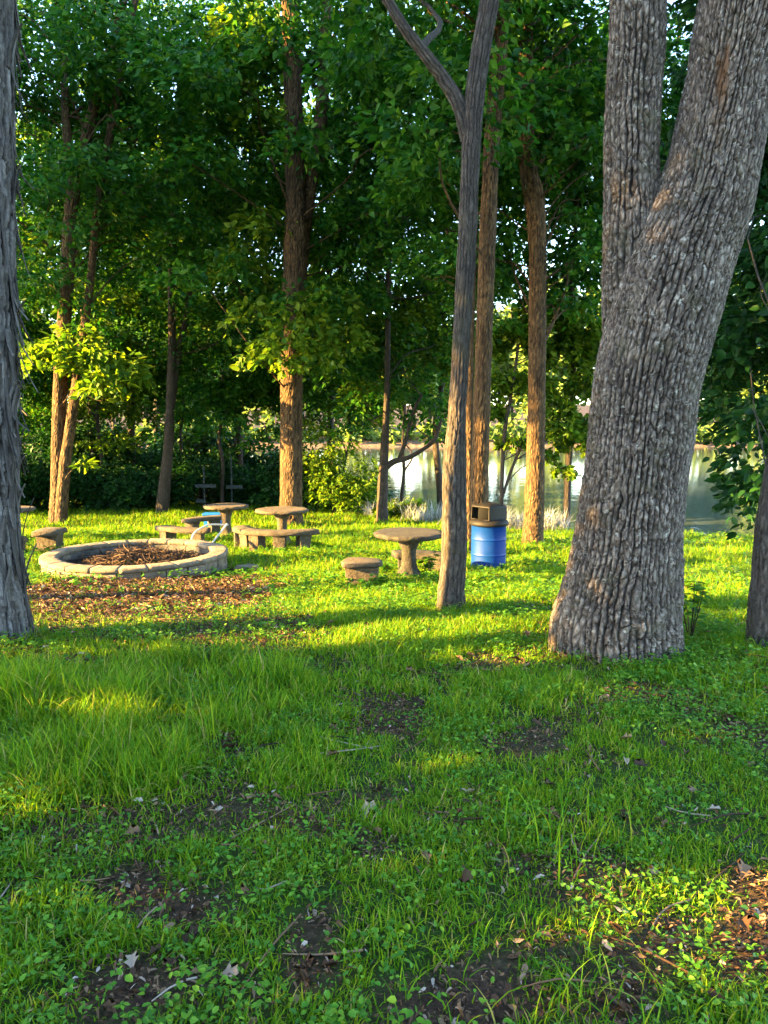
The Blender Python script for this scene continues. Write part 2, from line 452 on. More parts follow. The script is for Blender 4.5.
def tube(P, rad, nu, seglen, bark=None, seed=0, lobes=0.0, vscale=1.0, cap=True):
    """P points, rad radii. bark=(cell width, cell height, depth, fine). returns V, Q, T, ridge, bc"""
    P = np.asarray(P, float); rad = np.asarray(rad, float)
    L = np.linalg.norm(np.diff(P, axis=0), axis=1).sum()
    n = max(int(L / seglen) + 1, 3)
    D = spline(np.hstack([P, rad[:, None]]), n)
    C, r = D[:, :3], np.maximum(D[:, 3], .002)
    T = np.gradient(C, axis=0); T /= np.linalg.norm(T, axis=1)[:, None]
    mean = np.abs(C[-1] - C[0])
    ref = np.eye(3)[int(np.argmin(mean))]
    X = ref - (T @ ref)[:, None] * T; X /= np.linalg.norm(X, axis=1)[:, None]
    Yv = np.cross(T, X)
    th = np.linspace(0, 2 * math.pi, nu, endpoint=False)
    s = np.concatenate([[0], np.cumsum(np.linalg.norm(np.diff(C, axis=0), axis=1))])
    TH, S = np.meshgrid(th, s); RR = np.repeat(r[:, None], nu, 1)
    rm = float(np.median(r))
    bc = np.stack([np.cos(TH) * rm + seed * 3.7, np.sin(TH) * rm + seed * 1.3, S], 2)
    # low-frequency swelling of the stem
    d = (fbm(np.cos(TH) * 1.3 + seed, np.sin(TH) * 1.3, S * 1.4 / max(rm * 3, .2), 60 + seed, 3) - .5) * .16 * RR
    if lobes:
        ph = seed * 1.7
        d = d + RR * lobes * np.exp(-S / (rm * 1.1)) * (np.cos(5 * TH + ph) * .6 + np.cos(3 * TH - ph) * .5)
    ridge = np.ones(TH.shape) * .75
    if bark:
        cw, ch, dp, fine = bark
        ncell = max(int(round(2 * math.pi * rm / cw)), 6)
        u = TH / (2 * math.pi) * ncell; v = S / ch
        cx, sx_ = np.cos(TH) * rm, np.sin(TH) * rm
        # columns of bark whose borders wander and pinch, broken by short oblique cracks
        u2 = u + 1.5 * (fbm(cx * 7, sx_ * 7, S * 2.6, 80 + seed, 3) - .5) + .8 * (fbm(cx * 24, sx_ * 24, S * 9, 84 + seed, 3) - .5)
        colm = np.mod(np.floor(u2), ncell); fu = u2 - np.floor(u2); du = np.abs(fu - .5)
        wid = .26 + .12 * noise(cx * 20, sx_ * 20, S * 8, 12 + seed)
        open_ = sst(.22, .42, noise(cx * 26, sx_ * 26, S * 6.5, 14 + seed))
        ver = 1 - open_ * sst(wid, .47, du)
        v2 = S / ch + 7 * _h(colm, colm * 0, colm * 0, seed) + .55 * (fu - .5) * np.sign(_h(colm, colm * 0, colm * 0, seed + 4) - .5) + .8 * (fbm(cx * 18, sx_ * 18, S * 9, 90 + seed, 2) - .5)
        rowm = np.floor(v2); fv = v2 - rowm
        opn2 = sst(.35, .6, _h(colm, rowm, colm * 0, seed + 6))
        hor = 1 - .8 * opn2 * sst(.42, .49, np.abs(fv - .5))
        cid = _h(colm, rowm, colm * 0, seed + 9)
        fn = fbm(cx * 55, sx_ * 55, S * 34, 70 + seed, 4)
        ridge = np.clip(ver * hor * (.45 + 1.1 * fn) * (.8 + .4 * cid), 0, 1)
        d = d + dp * (ridge - .6) + fine * (fn - .5)
    Rr = RR + d
    V = C[:, None, :] + X[:, None, :] * (np.cos(TH) * Rr)[:, :, None] + Yv[:, None, :] * (np.sin(TH) * Rr)[:, :, None]
    m = len(C)
    i = np.arange(m - 1)[:, None] * nu; j = np.arange(nu)[None, :]; j2 = (j + 1) % nu
    Q = np.stack([i + j, i + j2, i + nu + j2, i + nu + j], 2).reshape(-1, 4)
    V = V.reshape(-1, 3); ridge = ridge.ravel(); bc = bc.reshape(-1, 3)
    Tt = None
    if cap:
        V = np.vstack([V, C[-1:] + T[-1:] * r[-1]]); ridge = np.append(ridge, .6); bc = np.vstack([bc, bc[-1:]])
        a = (m - 1) * nu
        Tt = np.stack([a + np.arange(nu), a + (np.arange(nu) + 1) % nu, np.full(nu, m * nu)], 1)
    return dict(V=V, Q=Q, T=Tt, ridge=ridge, bc=bc)


SCAR = at(722, 92, 5.45)


def addtube(mb, *a, **k):
    t = tube(*a, **k)
    q = (t['V'] - SCAR) / np.array([.05, .3, .36])
    q[:, 0] += .25 * (t['V'][:, 2] - SCAR[2]) / .26 * -1
    sc_ = 0.75 * sst(1.3, .3, np.linalg.norm(q, axis=1) + 2.2 * (fbm(t['V'][:, 0] * 22, t['V'][:, 1] * 22, t['V'][:, 2] * 7, 44, 4) - .5))
    mb.add(t['V'], t['Q'], t['T'], ridge=t['ridge'], bc=t['bc'], scar=sc_)


def track(tr, Y):
    """tr = [(py, xleft, xright)...] from base up -> points on plane y=Y and radii"""
    P, r = [], []
    for (py, a, b) in tr:
        p = at(.5 * (a + b), py, Y); P.append(p); r.append(.5 * (b - a) * depth(p) / FPX)
    return P, r


def trunk_track(tr, base_py, top=None, sink=.25, ybase=None):
    xm = .5 * (tr[0][1] + tr[0][2]); w = tr[0][2] - tr[0][1]
    g = G(xm, base_py); r0 = .5 * w * depth(g) / FPX
    Y = ybase or g[1] + r0 * .85
    P, r = track(tr, Y)
    b = P[0].copy(); b[2] = float(terr(b[0], Y)) - sink
    P = [b] + P; r = [r[0] * 1.06] + r
    if top is not None:
        d = P[-1] - P[-2]; d = d / abs(d[2])
        while P[-1][2] < top - .5:
            st = min(1.6, top - P[-1][2])
            q = P[-1] + d * st; P.append(q); r.append(max(r[-1] * (1 - .085 * st), .03))
    return np.array(P), np.array(r), Y


# ------------------------------------------------------------------ leaves
def unit(v):
    return v / np.maximum(np.linalg.norm(v, axis=-1, keepdims=True), 1e-9)


SHAPES = {
    'rhomb': (np.array([[0, 0], [.38, .5], [1, 0], [.38, -.5]]), None, [(0, 2, 1), (0, 3, 2)]),
    'oval': (np.array([[0, 0], [.28, .46], [.68, .38], [1, 0], [.68, -.38], [.28, -.46]]), [(0, 3, 2, 1), (0, 5, 4, 3)], None),
    # a lobed leaf, seven points
    'lobed': (np.array([[0, 0], [.12, .42], [.40, .26], [.55, .58], [.72, .22], [1, 0], [.72, -.22], [.55, -.58], [.40, -.26], [.12, -.42]]),
              [(0, 3, 2, 1), (0, 5, 4, 3), (0, 7, 6, 5), (0, 9, 8, 7)], None)}


def leaves(P, Dr, Nn, L, W, shape, fold=.25, curl=.18):
    """leaf blades at P along Dr with normal Nn"""
    pts, Qs, Ts = SHAPES[shape]
    Dr = unit(Dr); S = unit(np.cross(Nn, Dr)); Nn = np.cross(Dr, S)
    n = len(P); k = len(pts)
    V = (P[:, None, :] + Dr[:, None, :] * (pts[None, :, 0:1] * L[:, None, None])
         + S[:, None, :] * (pts[None, :, 1:2] * W[:, None, None])
         + Nn[:, None, :] * ((np.abs(pts[:, 1]) * fold)[None, :, None] * W[:, None, None] - (pts[:, 0] ** 2 * curl)[None, :, None] * L[:, None, None]))
    o = (np.arange(n) * k)[:, None]
    Q = np.concatenate([o + np.array(q)[None, :] for q in Qs]) if Qs else None
    T = np.concatenate([o + np.array(q)[None, :] for q in Ts]) if Ts else None
    return V.reshape(-1, 3), Q, T


DENS = 1.7


def sprays(cl, nleaf, size, rg, shape='rhomb', flat=.22, droop=.35, aspect=.55, jit=.6, keep=None, tilt=.8):
    """cl = array of (x,y,z,R,ox,oy) clumps; each a layered, drooping spray of leaves"""
    cl = np.asarray(cl, float)
    n = np.maximum((nleaf * DENS * cl[:, 3] ** 2 / np.mean(cl[:, 3] ** 2)).astype(int), 6)
    idx = np.repeat(np.arange(len(cl)), n)
    c = cl[idx]; m = len(idx)
    rr = np.sqrt(rg.random(m)) * c[:, 3]; ph = rg.random(m) * 2 * math.pi
    # a spray is an uneven star of twigs, so leaves gather on a few directions
    ph = ph + .5 * np.sin(ph * (3 + (idx % 4)) + idx)
    o = np.stack([np.cos(ph), np.sin(ph)], 1)
    lay = rg.normal(0, flat, m) * c[:, 3]
    P = np.stack([c[:, 0] + o[:, 0] * rr, c[:, 1] + o[:, 1] * rr, c[:, 2] + lay - droop * rr ** 2 / c[:, 3]], 1)
    D = np.stack([o[:, 0], o[:, 1], np.full(m, -.35)], 1) + rg.normal(0, jit, (m, 3)) + np.stack([c[:, 4], c[:, 5], c[:, 4] * 0], 1) * .4
    Nn = np.array([0, 0, 1.0]) + rg.normal(0, tilt, (m, 3))
    L = size * rg.uniform(.7, 1.45, m)
    if keep is not None:
        k = keep(P); P, D, Nn, L = P[k], D[k], Nn[k], L[k]
    return leaves(P, D, Nn, L, L * aspect * rg.uniform(.8, 1.2, len(L)), shape)


def crown_clumps(c, rad, n, rg, cr=(.55, 1.0), shell=.55, squash=1.0):
    """uneven crown: clumps on and in an ellipsoid whose outline is pushed in and out by noise"""
    out = []
    c = np.array(c, float); rad = np.array(rad, float)
    while len(out) < n:
        d = unit(rg.normal(0, 1, 3)); d = np.asarray(d).ravel()
        r = 1 - (1 - shell) * 0 - rg.random() ** 1.6 * .75
        lump = .72 + .56 * float(noise(d[0] * 1.8 + c[0], d[1] * 1.8 + c[1], d[2] * 1.8 + c[2], 17))
        p = c + rad * d * r * lump
        R_ = rg.uniform(*cr)
        out.append((p[0], p[1], p[2], R_, d[0], d[1]))
    return np.array(out)


def branches(mb, axis, cl, rg, every=2, r0=.045, seed=0, up=.3):
    """bare limbs from the trunk axis out to the clumps"""
    axis = np.asarray(axis)
    for k in range(0, len(cl), every):
        e = cl[k, :3]
        zt = e[2] - np.hypot(e[0] - axis[-1, 0], e[1] - axis[-1, 1]) * (.35 + .4 * rg.random())
        j = int(np.argmin(np.abs(axis[:, 2] - zt)))
        s = axis[j]
        L = np.linalg.norm(e - s)
        if L < .4: continue
        m1 = s * .62 + e * .38 + np.array([0, 0, up * L * .25]) + rg.normal(0, .07 * L, 3)
        m2 = s * .28 + e * .72 + np.array([0, 0, up * L * .2]) + rg.normal(0, .06 * L, 3)
        ra = r0 * (.55 + .12 * L) * rg.uniform(.7, 1.2)
        addtube(mb, [s, m1, m2, e], [ra, ra * .7, ra * .45, ra * .16], 6, max(L / 10, .12), seed=seed + k % 5)


def make_tree(label, tracks, cl, bark, leafm, nleaf, lsize, seed, nu=28, seglen=.12, barkp=None, shape='rhomb', every=3, aspect=.55,
              lobes=.1, group=None, r0=.03, name='tree', cat='tree', keep=None, flat=.22, droop=.35, bough=None, blm='leaf_lit_fresh', bl=None, bn=None):
    """tracks = list of (points, radii); the first is the stem"""
    rg = np.random.default_rng(seed + 100)
    P0 = tracks[0][0]
    base = np.array([P0[0][0], P0[0][1], float(terr(P0[0][0], P0[0][1]))])
    e = thing(name, base, label, cat, group)
    mb = MB()
    for i, (P, r) in enumerate(tracks):
        addtube(mb, P, r, nu if i == 0 else max(nu * 2 // 3, 8), seglen, bark=barkp, seed=seed + i, lobes=lobes if i == 0 else 0)
    if cl is not None and every:
        ax = np.vstack([spline(np.asarray(t[0]), 60) for t in tracks])
        ax = ax[ax[:, 2] > base[2] + 1.0]
        branches(mb, ax, cl, rg, every, r0, seed)
        if bough is not None: branches(mb, ax, bough, rg, 1, r0 * .6, seed + 1)
    mb.build('trunk', M[bark], e, base)
    if cl is not None:
        V, Q, T = sprays(cl, nleaf, lsize, rg, shape, aspect=aspect, keep=keep, flat=flat, droop=droop)
        mk('crown', V, [f for f in (Q, T) if f is not None], M[leafm], e, base, smooth=False)
    if bough is not None:
        V, Q, T = sprays(bough, bn or nleaf, bl or lsize, rg, 'oval', aspect=aspect, flat=flat, droop=.6)
        mk('bough', V, [f for f in (Q, T) if f is not None], M[blm], e, base, smooth=False)
    return e


def px_clumps(lst, rg=rng):
    """(px, py, Y, R) -> clumps"""
    out = []
    for (px, py, Y, R_) in lst:
        p = at(px, py, Y); out.append((p[0], p[1], p[2], R_, 0, 0))
    return np.array(out)


# ================================================================== TREES OF THE FOREGROUND
# --- the big forked tree
tr = [(662, 551, 681), (640, 551, 678), (620, 553, 677), (600, 560, 676), (560, 571, 677), (500, 582, 681), (440, 590, 688), (380, 598, 696),
      (300, 616, 719), (250, 634, 733), (200, 657, 748), (92, 687, 768), (0, 703, 791)]
P, r, YB = trunk_track(tr, 664, top=9.5)
stemL = [(330, 606, 668), (280, 604, 664), (200, 606, 658), (100, 608, 659), (0, 612, 664)]
PL, rL = track(stemL, YB + .12)
PL = [PL[0] + np.array([.10, 0, -.35])] + PL
rL = [rL[0] * .8] + rL
for k in range(4):
    PL.append(PL[-1] + np.array([-.03, .08, 1.2])); rL.append(rL[-1] * .9)
rgb = np.random.default_rng(5)
base = np.array([P[0][0], P[0][1], float(terr(P[0][0], P[0][1]))])
big = thing('tree', base, 'massive grey tree with deeply ridged bark forking into two stems', 'tree')
mb = MB()
BKB = (.040, .12, .032, .017)
addtube(mb, P, r, 330, .0095, bark=BKB, seed=2, lobes=.09)
addtube(mb, PL, rL, 200, .0105, bark=(.039, .12, .028, .015), seed=4)
cb = np.vstack([crown_clumps((4.6, 6.5, 9.6), (3.2, 3.0, 2.0), 34, rgb, (.7, 1.2)), crown_clumps((1.7, 6.8, 9.8), (2.4, 2.4, 1.8), 20, rgb, (.7, 1.2))])
branches(mb, np.vstack([spline(P, 60), spline(np.array(PL), 60)]), cb, rgb, 3, .06, 3)
mb.build('trunk', M['bark_big'], big, base)
V, Q, T = sprays(cb, 110, .17, rgb)
mk('crown', V, [f for f in (Q, T) if f is not None], M['leaf'], big, base, smooth=False)
TRUNKS = [(base[0], base[1], .5)]

# --- shaggy tree at the left edge
tr = [(643, -50, 27), (600, -52, 21), (560, -54, 18), (500, -56, 14), (400, -58, 12), (200, -60, 9), (0, -62, 8)]
P, r, Y = trunk_track(tr, 646, top=9.5)
base = np.array([P[0][0], P[0][1], float(terr(P[0][0], P[0][1]))])
shag = thing('tree', base, 'grey trunk with long shaggy peeling bark, cut by the left picture edge', 'tree')
mb = MB()
addtube(mb, P, r, 200, .011, bark=(.085, .55, .034, .008), seed=8, lobes=.06)
rgs = np.random.default_rng(3)
cs = crown_clumps((-4.6, 6.4, 9.9), (3.0, 2.6, 1.9), 36, rgs, (.7, 1.2))
branches(mb, spline(P, 60), cs, rgs, 3, .06, 3)
trunk_o = mb.build('trunk', M['bark_shag'], shag, base)
# loose bark plates: thin curved strips fixed along one end, the other end lifting away
mbp = MB()
ax = spline(np.hstack([P, r[:, None]]), 400)
for k in range(340):
    z = rgs.uniform(.15, 6.5); j = int(np.argmin(np.abs(ax[:, 2] - base[2] - z)))
    a = rgs.uniform(-2.2, 1.4); L = rgs.uniform(.14, .55); w = rgs.uniform(.02, .06); lift = rgs.uniform(.015, .085) * (1 if rgs.random() < .8 else 2.0)
    m = 7; t = np.linspace(0, 1, m); down = rgs.random() < .7
    c = ax[j, :3]; rr_ = ax[j, 3] * 1.0
    out = np.array([math.cos(a), math.sin(a), 0]); sd = np.array([-math.sin(a), math.cos(a), 0])
    zz = (-t if down else t) * L
    mid = c + out * (rr_ + .012 + lift * t[:, None] ** 2) + np.array([0, 0, 1.0]) * zz[:, None] + sd * (rgs.normal(0, .02) * t[:, None])
    ww = w * (1 - .55 * t ** 2)[:, None]
    A = mid - sd * ww * .5; B = mid + sd * ww * .5; th = out * .006
    V = np.concatenate([A, B, A + th, B + th]); i = np.arange(m - 1)
    Q = np.concatenate([np.stack([i, i + 1, m + i + 1, m + i], 1), np.stack([2 * m + i, 3 * m + i, 3 * m + i + 1, 2 * m + i + 1], 1),
                        np.stack([i, 2 * m + i, 2 * m + i + 1, i + 1], 1), np.stack([m + i, m + i + 1, 3 * m + i + 1, 3 * m + i], 1)])
    mbp.add(V, Q, ridge=np.full(4 * m, rgs.uniform(.35, 1)), bc=V * 1.0)
mbp.build('bark_strips', M['bark_shag'], shag, base, smooth=False)
V, Q, T = sprays(cs, 110, .17, rgs)
mk('crown', V, [f for f in (Q, T) if f is not None], M['leaf'], shag, base, smooth=False)
TRUNKS.append((base[0], base[1], .42))

# --- slim tree in the middle (fork at the top)
tr = [(604, 436, 466), (590, 437, 465), (550, 441, 467), (460, 443, 467), (400, 449, 467), (250, 457, 476), (180, 460, 479), (105, 464, 484), (50, 471, 491), (0, 480, 500)]
P, r, Y = trunk_track(tr, 613, top=9); r = r * .93
lb, lr = track([(140, 461, 477), (105, 452, 466), (75, 435, 447), (50, 416, 427), (20, 394, 404), (-30, 368, 378), (-90, 350, 358)], Y + .02)
make_tree('slim grey brown tree beside the mossy table, forking near the top edge', [(P, r), (np.array(lb), np.array(lr))],
          crown_clumps((.6, 9.8, 9.4), (3.0, 2.6, 2.4), 40, np.random.default_rng(11), (.5, .9)), 'bark_mid', 'leaf', 120, .13, 11, nu=84, seglen=.022,
          barkp=(.035, .12, .012, .004), every=3)
TRUNKS.append((P[0][0], P[0][1], .2))

# --- right edge tree, dark leafy boughs
tr = [(645, 748, 786), (600, 751, 787), (560, 754, 790), (520, 758, 792), (480, 765, 797), (400, 778, 806), (300, 792, 818), (200, 808, 832)]
P, r, Y = trunk_track(tr, 648, top=7)
rg = np.random.default_rng(23)
cl = px_clumps([(750, 255, 7.6, .42), (722, 300, 8.2, .36), (752, 335, 7.8, .42), (732, 400, 8.3, .34), (745, 445, 8.0, .36), (752, 492, 7.9, .30), (724, 372, 8.6, .3),
                (762, 215, 7.4, .45), (728, 236, 8.8, .4), (775, 300, 7.3, .5), (780, 400, 7.4, .5), (778, 470, 7.6, .45), (740, 320, 9.0, .45), (765, 360, 8.8, .45),
                (742, 420, 8.8, .35), (755, 180, 8.4, .45), (790, 240, 7.0, .5), (758, 520, 8.3, .22), (736, 470, 8.2, .2), (715, 345, 8.8, .25), (770, 120, 8.2, .5), (790, 60, 8.2, .6)])
cl = np.vstack([cl, crown_clumps((4.9, 8.6, 4.6), (1.7, 1.6, 3.2), 60, rg, (.4, .7))])
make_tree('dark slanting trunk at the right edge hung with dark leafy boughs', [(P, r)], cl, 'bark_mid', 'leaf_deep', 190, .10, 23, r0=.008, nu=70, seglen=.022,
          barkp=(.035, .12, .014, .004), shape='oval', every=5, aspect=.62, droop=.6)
TRUNKS.append((P[0][0], P[0][1], .22))

# ================================================================== MIDDLE TREES
WB = (.05, .22, .016, .005)
tr = [(553, 469, 489), (500, 470, 488), (400, 474, 490), (250, 479, 495), (150, 484, 499), (100, 488, 503), (0, 498, 511)]
P, r, YC = trunk_track(tr, 557, top=13)
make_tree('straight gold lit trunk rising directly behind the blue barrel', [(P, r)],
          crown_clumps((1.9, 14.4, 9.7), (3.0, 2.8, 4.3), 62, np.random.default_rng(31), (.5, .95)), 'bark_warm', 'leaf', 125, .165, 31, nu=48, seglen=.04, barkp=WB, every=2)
TRUNKS.append((P[0][0], P[0][1], .25))
tr = [(540, 522, 543), (500, 525, 544), (400, 528, 545), (300, 529, 546), (250, 529, 546), (200, 525, 544), (150, 519, 535), (0, 518, 532)]
P, r, YD = trunk_track(tr, 547, top=13.5)
rg = np.random.default_rng(37)
cl = np.vstack([crown_clumps((3.5, 16.9, 9.2), (3.4, 3.0, 4.6), 70, rg, (.5, .95)), px_clumps([(575, 300, 17, .7), (500, 320, 17.2, .6), (585, 250, 17.5, .7), (510, 225, 17, .7), (510, 275, 18, .8), (560, 215, 18, .8), (590, 190, 18, .8), (565, 150, 17.5, .8), (595, 120, 18, .8), (505, 170, 17, .8), (560, 270, 18.5, .8), (600, 270, 19, .8), (575, 100, 18, .9), (600, 60, 18, .9), (510, 25, 17.5, .9), (545, 40, 17.5, .9), (580, 15, 17.5, .9), (505, 90, 17.5, .8), (550, 105, 18, .8), (535, 190, 18.5, .8), (515, 250, 18.5, .8), (580, 240, 19, .8), (600, 300, 19.5, .8), (600, 230, 19.5, .8), (570, 175, 19, .7), (510, 130, 18.5, .8), (545, 290, 19, .7), (525, 65, 18.5, .9)])])
make_tree('bent brown trunk by the water, right of the blue barrel', [(P, r)], cl, 'bark_warm', 'leaf', 125, .165, 37, nu=48, seglen=.04, barkp=WB, every=2)
TRUNKS.append((P[0][0], P[0][1], .3))
# thin reddish stem left of the gold trunk
tr = [(540, 464, 473), (450, 465, 473), (350, 467, 474), (250, 470, 477)]
P, r, Y = trunk_track(tr, 545, top=8)
make_tree('thin reddish stem just left of the gold lit trunk', [(P, r)],
          crown_clumps((1.4, 17.4, 7.2), (1.6, 1.6, 2.6), 24, np.random.default_rng(41), (.4, .7)), 'bark_warm', 'leaf', 120, .12, 41, nu=20, seglen=.08, every=2)

# E: tall gold lit trunk behind the tables, second stem
tr = [(522, 278, 304), (500, 280, 302), (400, 281, 302), (330, 282, 303), (250, 284, 306), (200, 286, 304), (100, 284, 302), (0, 282, 299)]
P, r, YE = trunk_track(tr, 527, top=15)
lb, lr = track([(520, 288, 302), (400, 288, 302), (270, 294, 307), (190, 304, 316), (120, 314, 327), (40, 320, 331), (-60, 328, 338)], YE + .35)
lb = np.array(lb); lb[0][2] -= .4
rg = np.random.default_rng(43)
cl = np.vstack([crown_clumps((-2.4, 20.2, 9.9), (4.4, 3.2, 5.2), 100, rg, (.55, 1.05)),
                px_clumps([(x_, y_, 21 + 2 * rg.random(), 1.1) for x_ in range(215, 400, 34) for y_ in (12, 55)])])
bo = px_clumps([(290, 335, 18.9, .8), (262, 345, 18.9, .6), (320, 352, 19.1, .65), (345, 330, 19.4, .7), (300, 310, 19, .8), (250, 305, 19.6, .7), (330, 290, 19.6, .8), (285, 362, 18.8, .4),
                (240, 255, 20.5, .8), (262, 215, 20, .8), (225, 80, 20.5, .9), (250, 55, 20.5, .9), (265, 110, 20.2, .8), (240, 20, 20.5, .9)])
make_tree('tall gold lit trunk with twin stems behind the round stone tables', [(P, r), (lb, np.array(lr))], cl, 'bark_warm', 'leaf', 130, .185, 43, nu=48, seglen=.05,
          barkp=(.06, .25, .03, .006), every=3, bough=bo, bn=125, bl=.19)
TRUNKS.append((P[0][0], P[0][1], .4))

# F: the pair at left
tr = [(518, 49, 66), (490, 51, 65), (440, 52, 66), (380, 54, 67), (330, 57, 70), (290, 60, 73), (200, 66, 79), (150, 78, 89), (75, 98, 107), (30, 112, 120), (-40, 130, 137)]
P, r, YF = trunk_track(tr, 524, top=14)
l2, r2 = track([(515, 54, 66), (470, 59, 70), (430, 65, 75), (390, 71, 80), (330, 80, 88), (290, 86, 93), (200, 95, 102), (110, 111, 118), (40, 125, 131), (-40, 140, 145)], YF - .15)
l2 = np.array(l2); l2[0][2] -= .3
l3, r3 = track([(190, 67, 75), (120, 62, 70), (60, 62, 68), (-20, 66, 72)], YF + .1)
rg = np.random.default_rng(47)
cl = np.vstack([crown_clumps((-8.2, 21.2, 9.6), (4.6, 3.4, 5.0), 100, rg, (.55, 1.05)),
                px_clumps([(x_, y_, 21.5 + 2 * rg.random(), 1.15) for x_ in range(15, 240, 36) for y_ in (10, 52)])])
bo = px_clumps([(55, 345, 19.6, .75), (88, 352, 19.4, .7), (45, 352, 19.8, .5), (120, 362, 19.6, .8), (100, 378, 19.2, .55), (75, 335, 20.2, .8), (85, 462, 19.9, .22), (35, 345, 19.6, .4)])
make_tree('pair of slim gold lit stems growing from one base behind the fire ring', [(P, r), (l2, np.array(r2)), (np.array(l3), np.array(r3))], cl, 'bark_warm', 'leaf', 130, .19, 47,
          nu=40, seglen=.05, barkp=WB, every=3, aspect=.45, bough=bo, bn=115, bl=.22)
TRUNKS.append((P[0][0], P[0][1], .35))

# G: dark tree behind the fire ring
tr = [(508, 156, 169), (450, 163, 173), (400, 166, 175), (350, 168, 176), (290, 168, 175), (200, 172, 178), (100, 176, 182)]
P, r, Y = trunk_track(tr, 513, top=13)
l2, r2 = track([(430, 165, 172), (360, 174, 181), (300, 186, 192), (220, 192, 197)], Y + .1)
rg = np.random.default_rng(53)
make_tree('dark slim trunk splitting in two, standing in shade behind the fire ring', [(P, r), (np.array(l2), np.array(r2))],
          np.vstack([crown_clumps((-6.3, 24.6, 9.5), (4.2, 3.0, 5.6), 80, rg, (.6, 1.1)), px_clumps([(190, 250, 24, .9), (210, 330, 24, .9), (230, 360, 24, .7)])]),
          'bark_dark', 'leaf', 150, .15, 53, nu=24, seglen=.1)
# H: lakeside tree with side branch
tr = [(518, 376, 388), (480, 378, 388), (440, 381, 389), (395, 384, 390), (300, 386, 391), (200, 390, 394)]
P, r, YH = trunk_track(tr, 523, top=10)
l2, r2 = track([(470, 380, 387), (462, 390, 396), (458, 405, 410), (450, 420, 424), (440, 432, 436), (420, 440, 443)], YH)
l3, r3 = track([(462, 396, 400), (440, 404, 408), (415, 410, 414), (395, 420, 423)], YH)
rg = np.random.default_rng(59)
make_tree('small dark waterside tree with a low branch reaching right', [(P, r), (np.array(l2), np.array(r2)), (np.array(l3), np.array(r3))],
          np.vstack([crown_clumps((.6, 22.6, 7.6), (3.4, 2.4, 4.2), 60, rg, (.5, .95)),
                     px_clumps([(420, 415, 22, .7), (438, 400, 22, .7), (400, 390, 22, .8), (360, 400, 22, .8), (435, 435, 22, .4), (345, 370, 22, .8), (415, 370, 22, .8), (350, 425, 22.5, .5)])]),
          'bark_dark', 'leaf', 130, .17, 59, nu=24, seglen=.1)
# J: low leafy young tree at the shore between the two lit trunks
g = G(503, 536); Y = g[1] + .3
P1, r1 = track([(530, 499, 504), (480, 500, 504), (430, 503, 507), (380, 512, 515), (320, 520, 523)], Y)
P1 = np.array(P1); P1[0][2] -= .35
l2, r2 = track([(500, 500, 503), (470, 510, 513), (440, 524, 527), (420, 545, 547)], Y)
rg = np.random.default_rng(61)
cl = px_clumps([(555, 405, 18.3, .55), (575, 440, 18.6, .45), (595, 420, 18.8, .5), (530, 380, 18.3, .6), (560, 350, 18.6, .7), (500, 380, 18.4, .55), (512, 440, 18.2, .35), (590, 380, 18.8, .6),
                (490, 410, 18.4, .4), (545, 455, 18.4, .3), (520, 330, 18.5, .7), (585, 330, 18.8, .7), (565, 470, 18.2, .28), (600, 350, 19, .6), (548, 310, 18.8, .8), (480, 345, 18.6, .6), (560, 425, 18.2, .5)])
make_tree('young leafy shoreline tree spreading low boughs right of the barrel', [(P1, np.array(r1)), (np.array(l2), np.array(r2))], cl, 'bark_dark', 'leaf_lit_fresh', 210, .14, 61, nu=14, seglen=.1,
          shape='lobed', aspect=.8, every=1, r0=.02)

# shoreline trees further right, behind the big tree
def free_tree(label, x, y, ht, cc, cr, ncl, nleaf, ls, seed, bark='bark_dark', leafm='leaf', rad=.2, extra=None, group=None, lean=(0, 0), keep=None, every=2, cr_=(.6, 1.1), shape='rhomb'):
    b = on(x, y)
    rg = np.random.default_rng(seed)
    k = 7
    z = np.linspace(-.3, ht, k)
    P = np.stack([x + lean[0] * np.linspace(0, 1, k) ** 1.3 + np.concatenate([[0, 0], rg.normal(0, .12, k - 2)]), y + lean[1] * np.linspace(0, 1, k) + np.concatenate([[0, 0], rg.normal(0, .12, k - 2)]), b[2] + z], 1)
    r = rad * np.linspace(1.1, .35, k)
    cl = crown_clumps(cc, cr, ncl, rg, cr_)
    if extra is not None: cl = np.vstack([cl, extra])
    tracks = [(P, r)]
    if rg.random() < .6:
        f = P[3]; tracks.append((np.array([f, f + (P[4] - P[3]) * .8 + np.array([rg.normal(0, .5), 0, 0]), P[5] + np.array([rg.choice([-1, 1]) * 1.4, .3, 0])]), np.array([r[3] * .7, r[4] * .6, r[5] * .4])))
    return make_tree(label, tracks, cl, bark, leafm, nleaf, ls, seed, nu=16, seglen=.16, every=every, keep=keep, group=group, shape=shape)


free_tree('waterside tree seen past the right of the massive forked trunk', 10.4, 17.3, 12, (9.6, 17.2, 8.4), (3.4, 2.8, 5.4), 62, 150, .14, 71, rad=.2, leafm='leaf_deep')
free_tree('waterside tree showing between the two stems of the massive tree', 6.9, 20.5, 13, (6.6, 20.6, 10.2), (3.2, 2.6, 4.6), 52, 140, .14, 73, rad=.17, leafm='leaf')
free_tree('waterside tree seen between the bent brown trunk and the massive tree', 4.75, 19.6, 13, (4.2, 20.4, 8.3), (3.4, 1.4, 4.2), 74, 130, .19, 79, rad=.09)
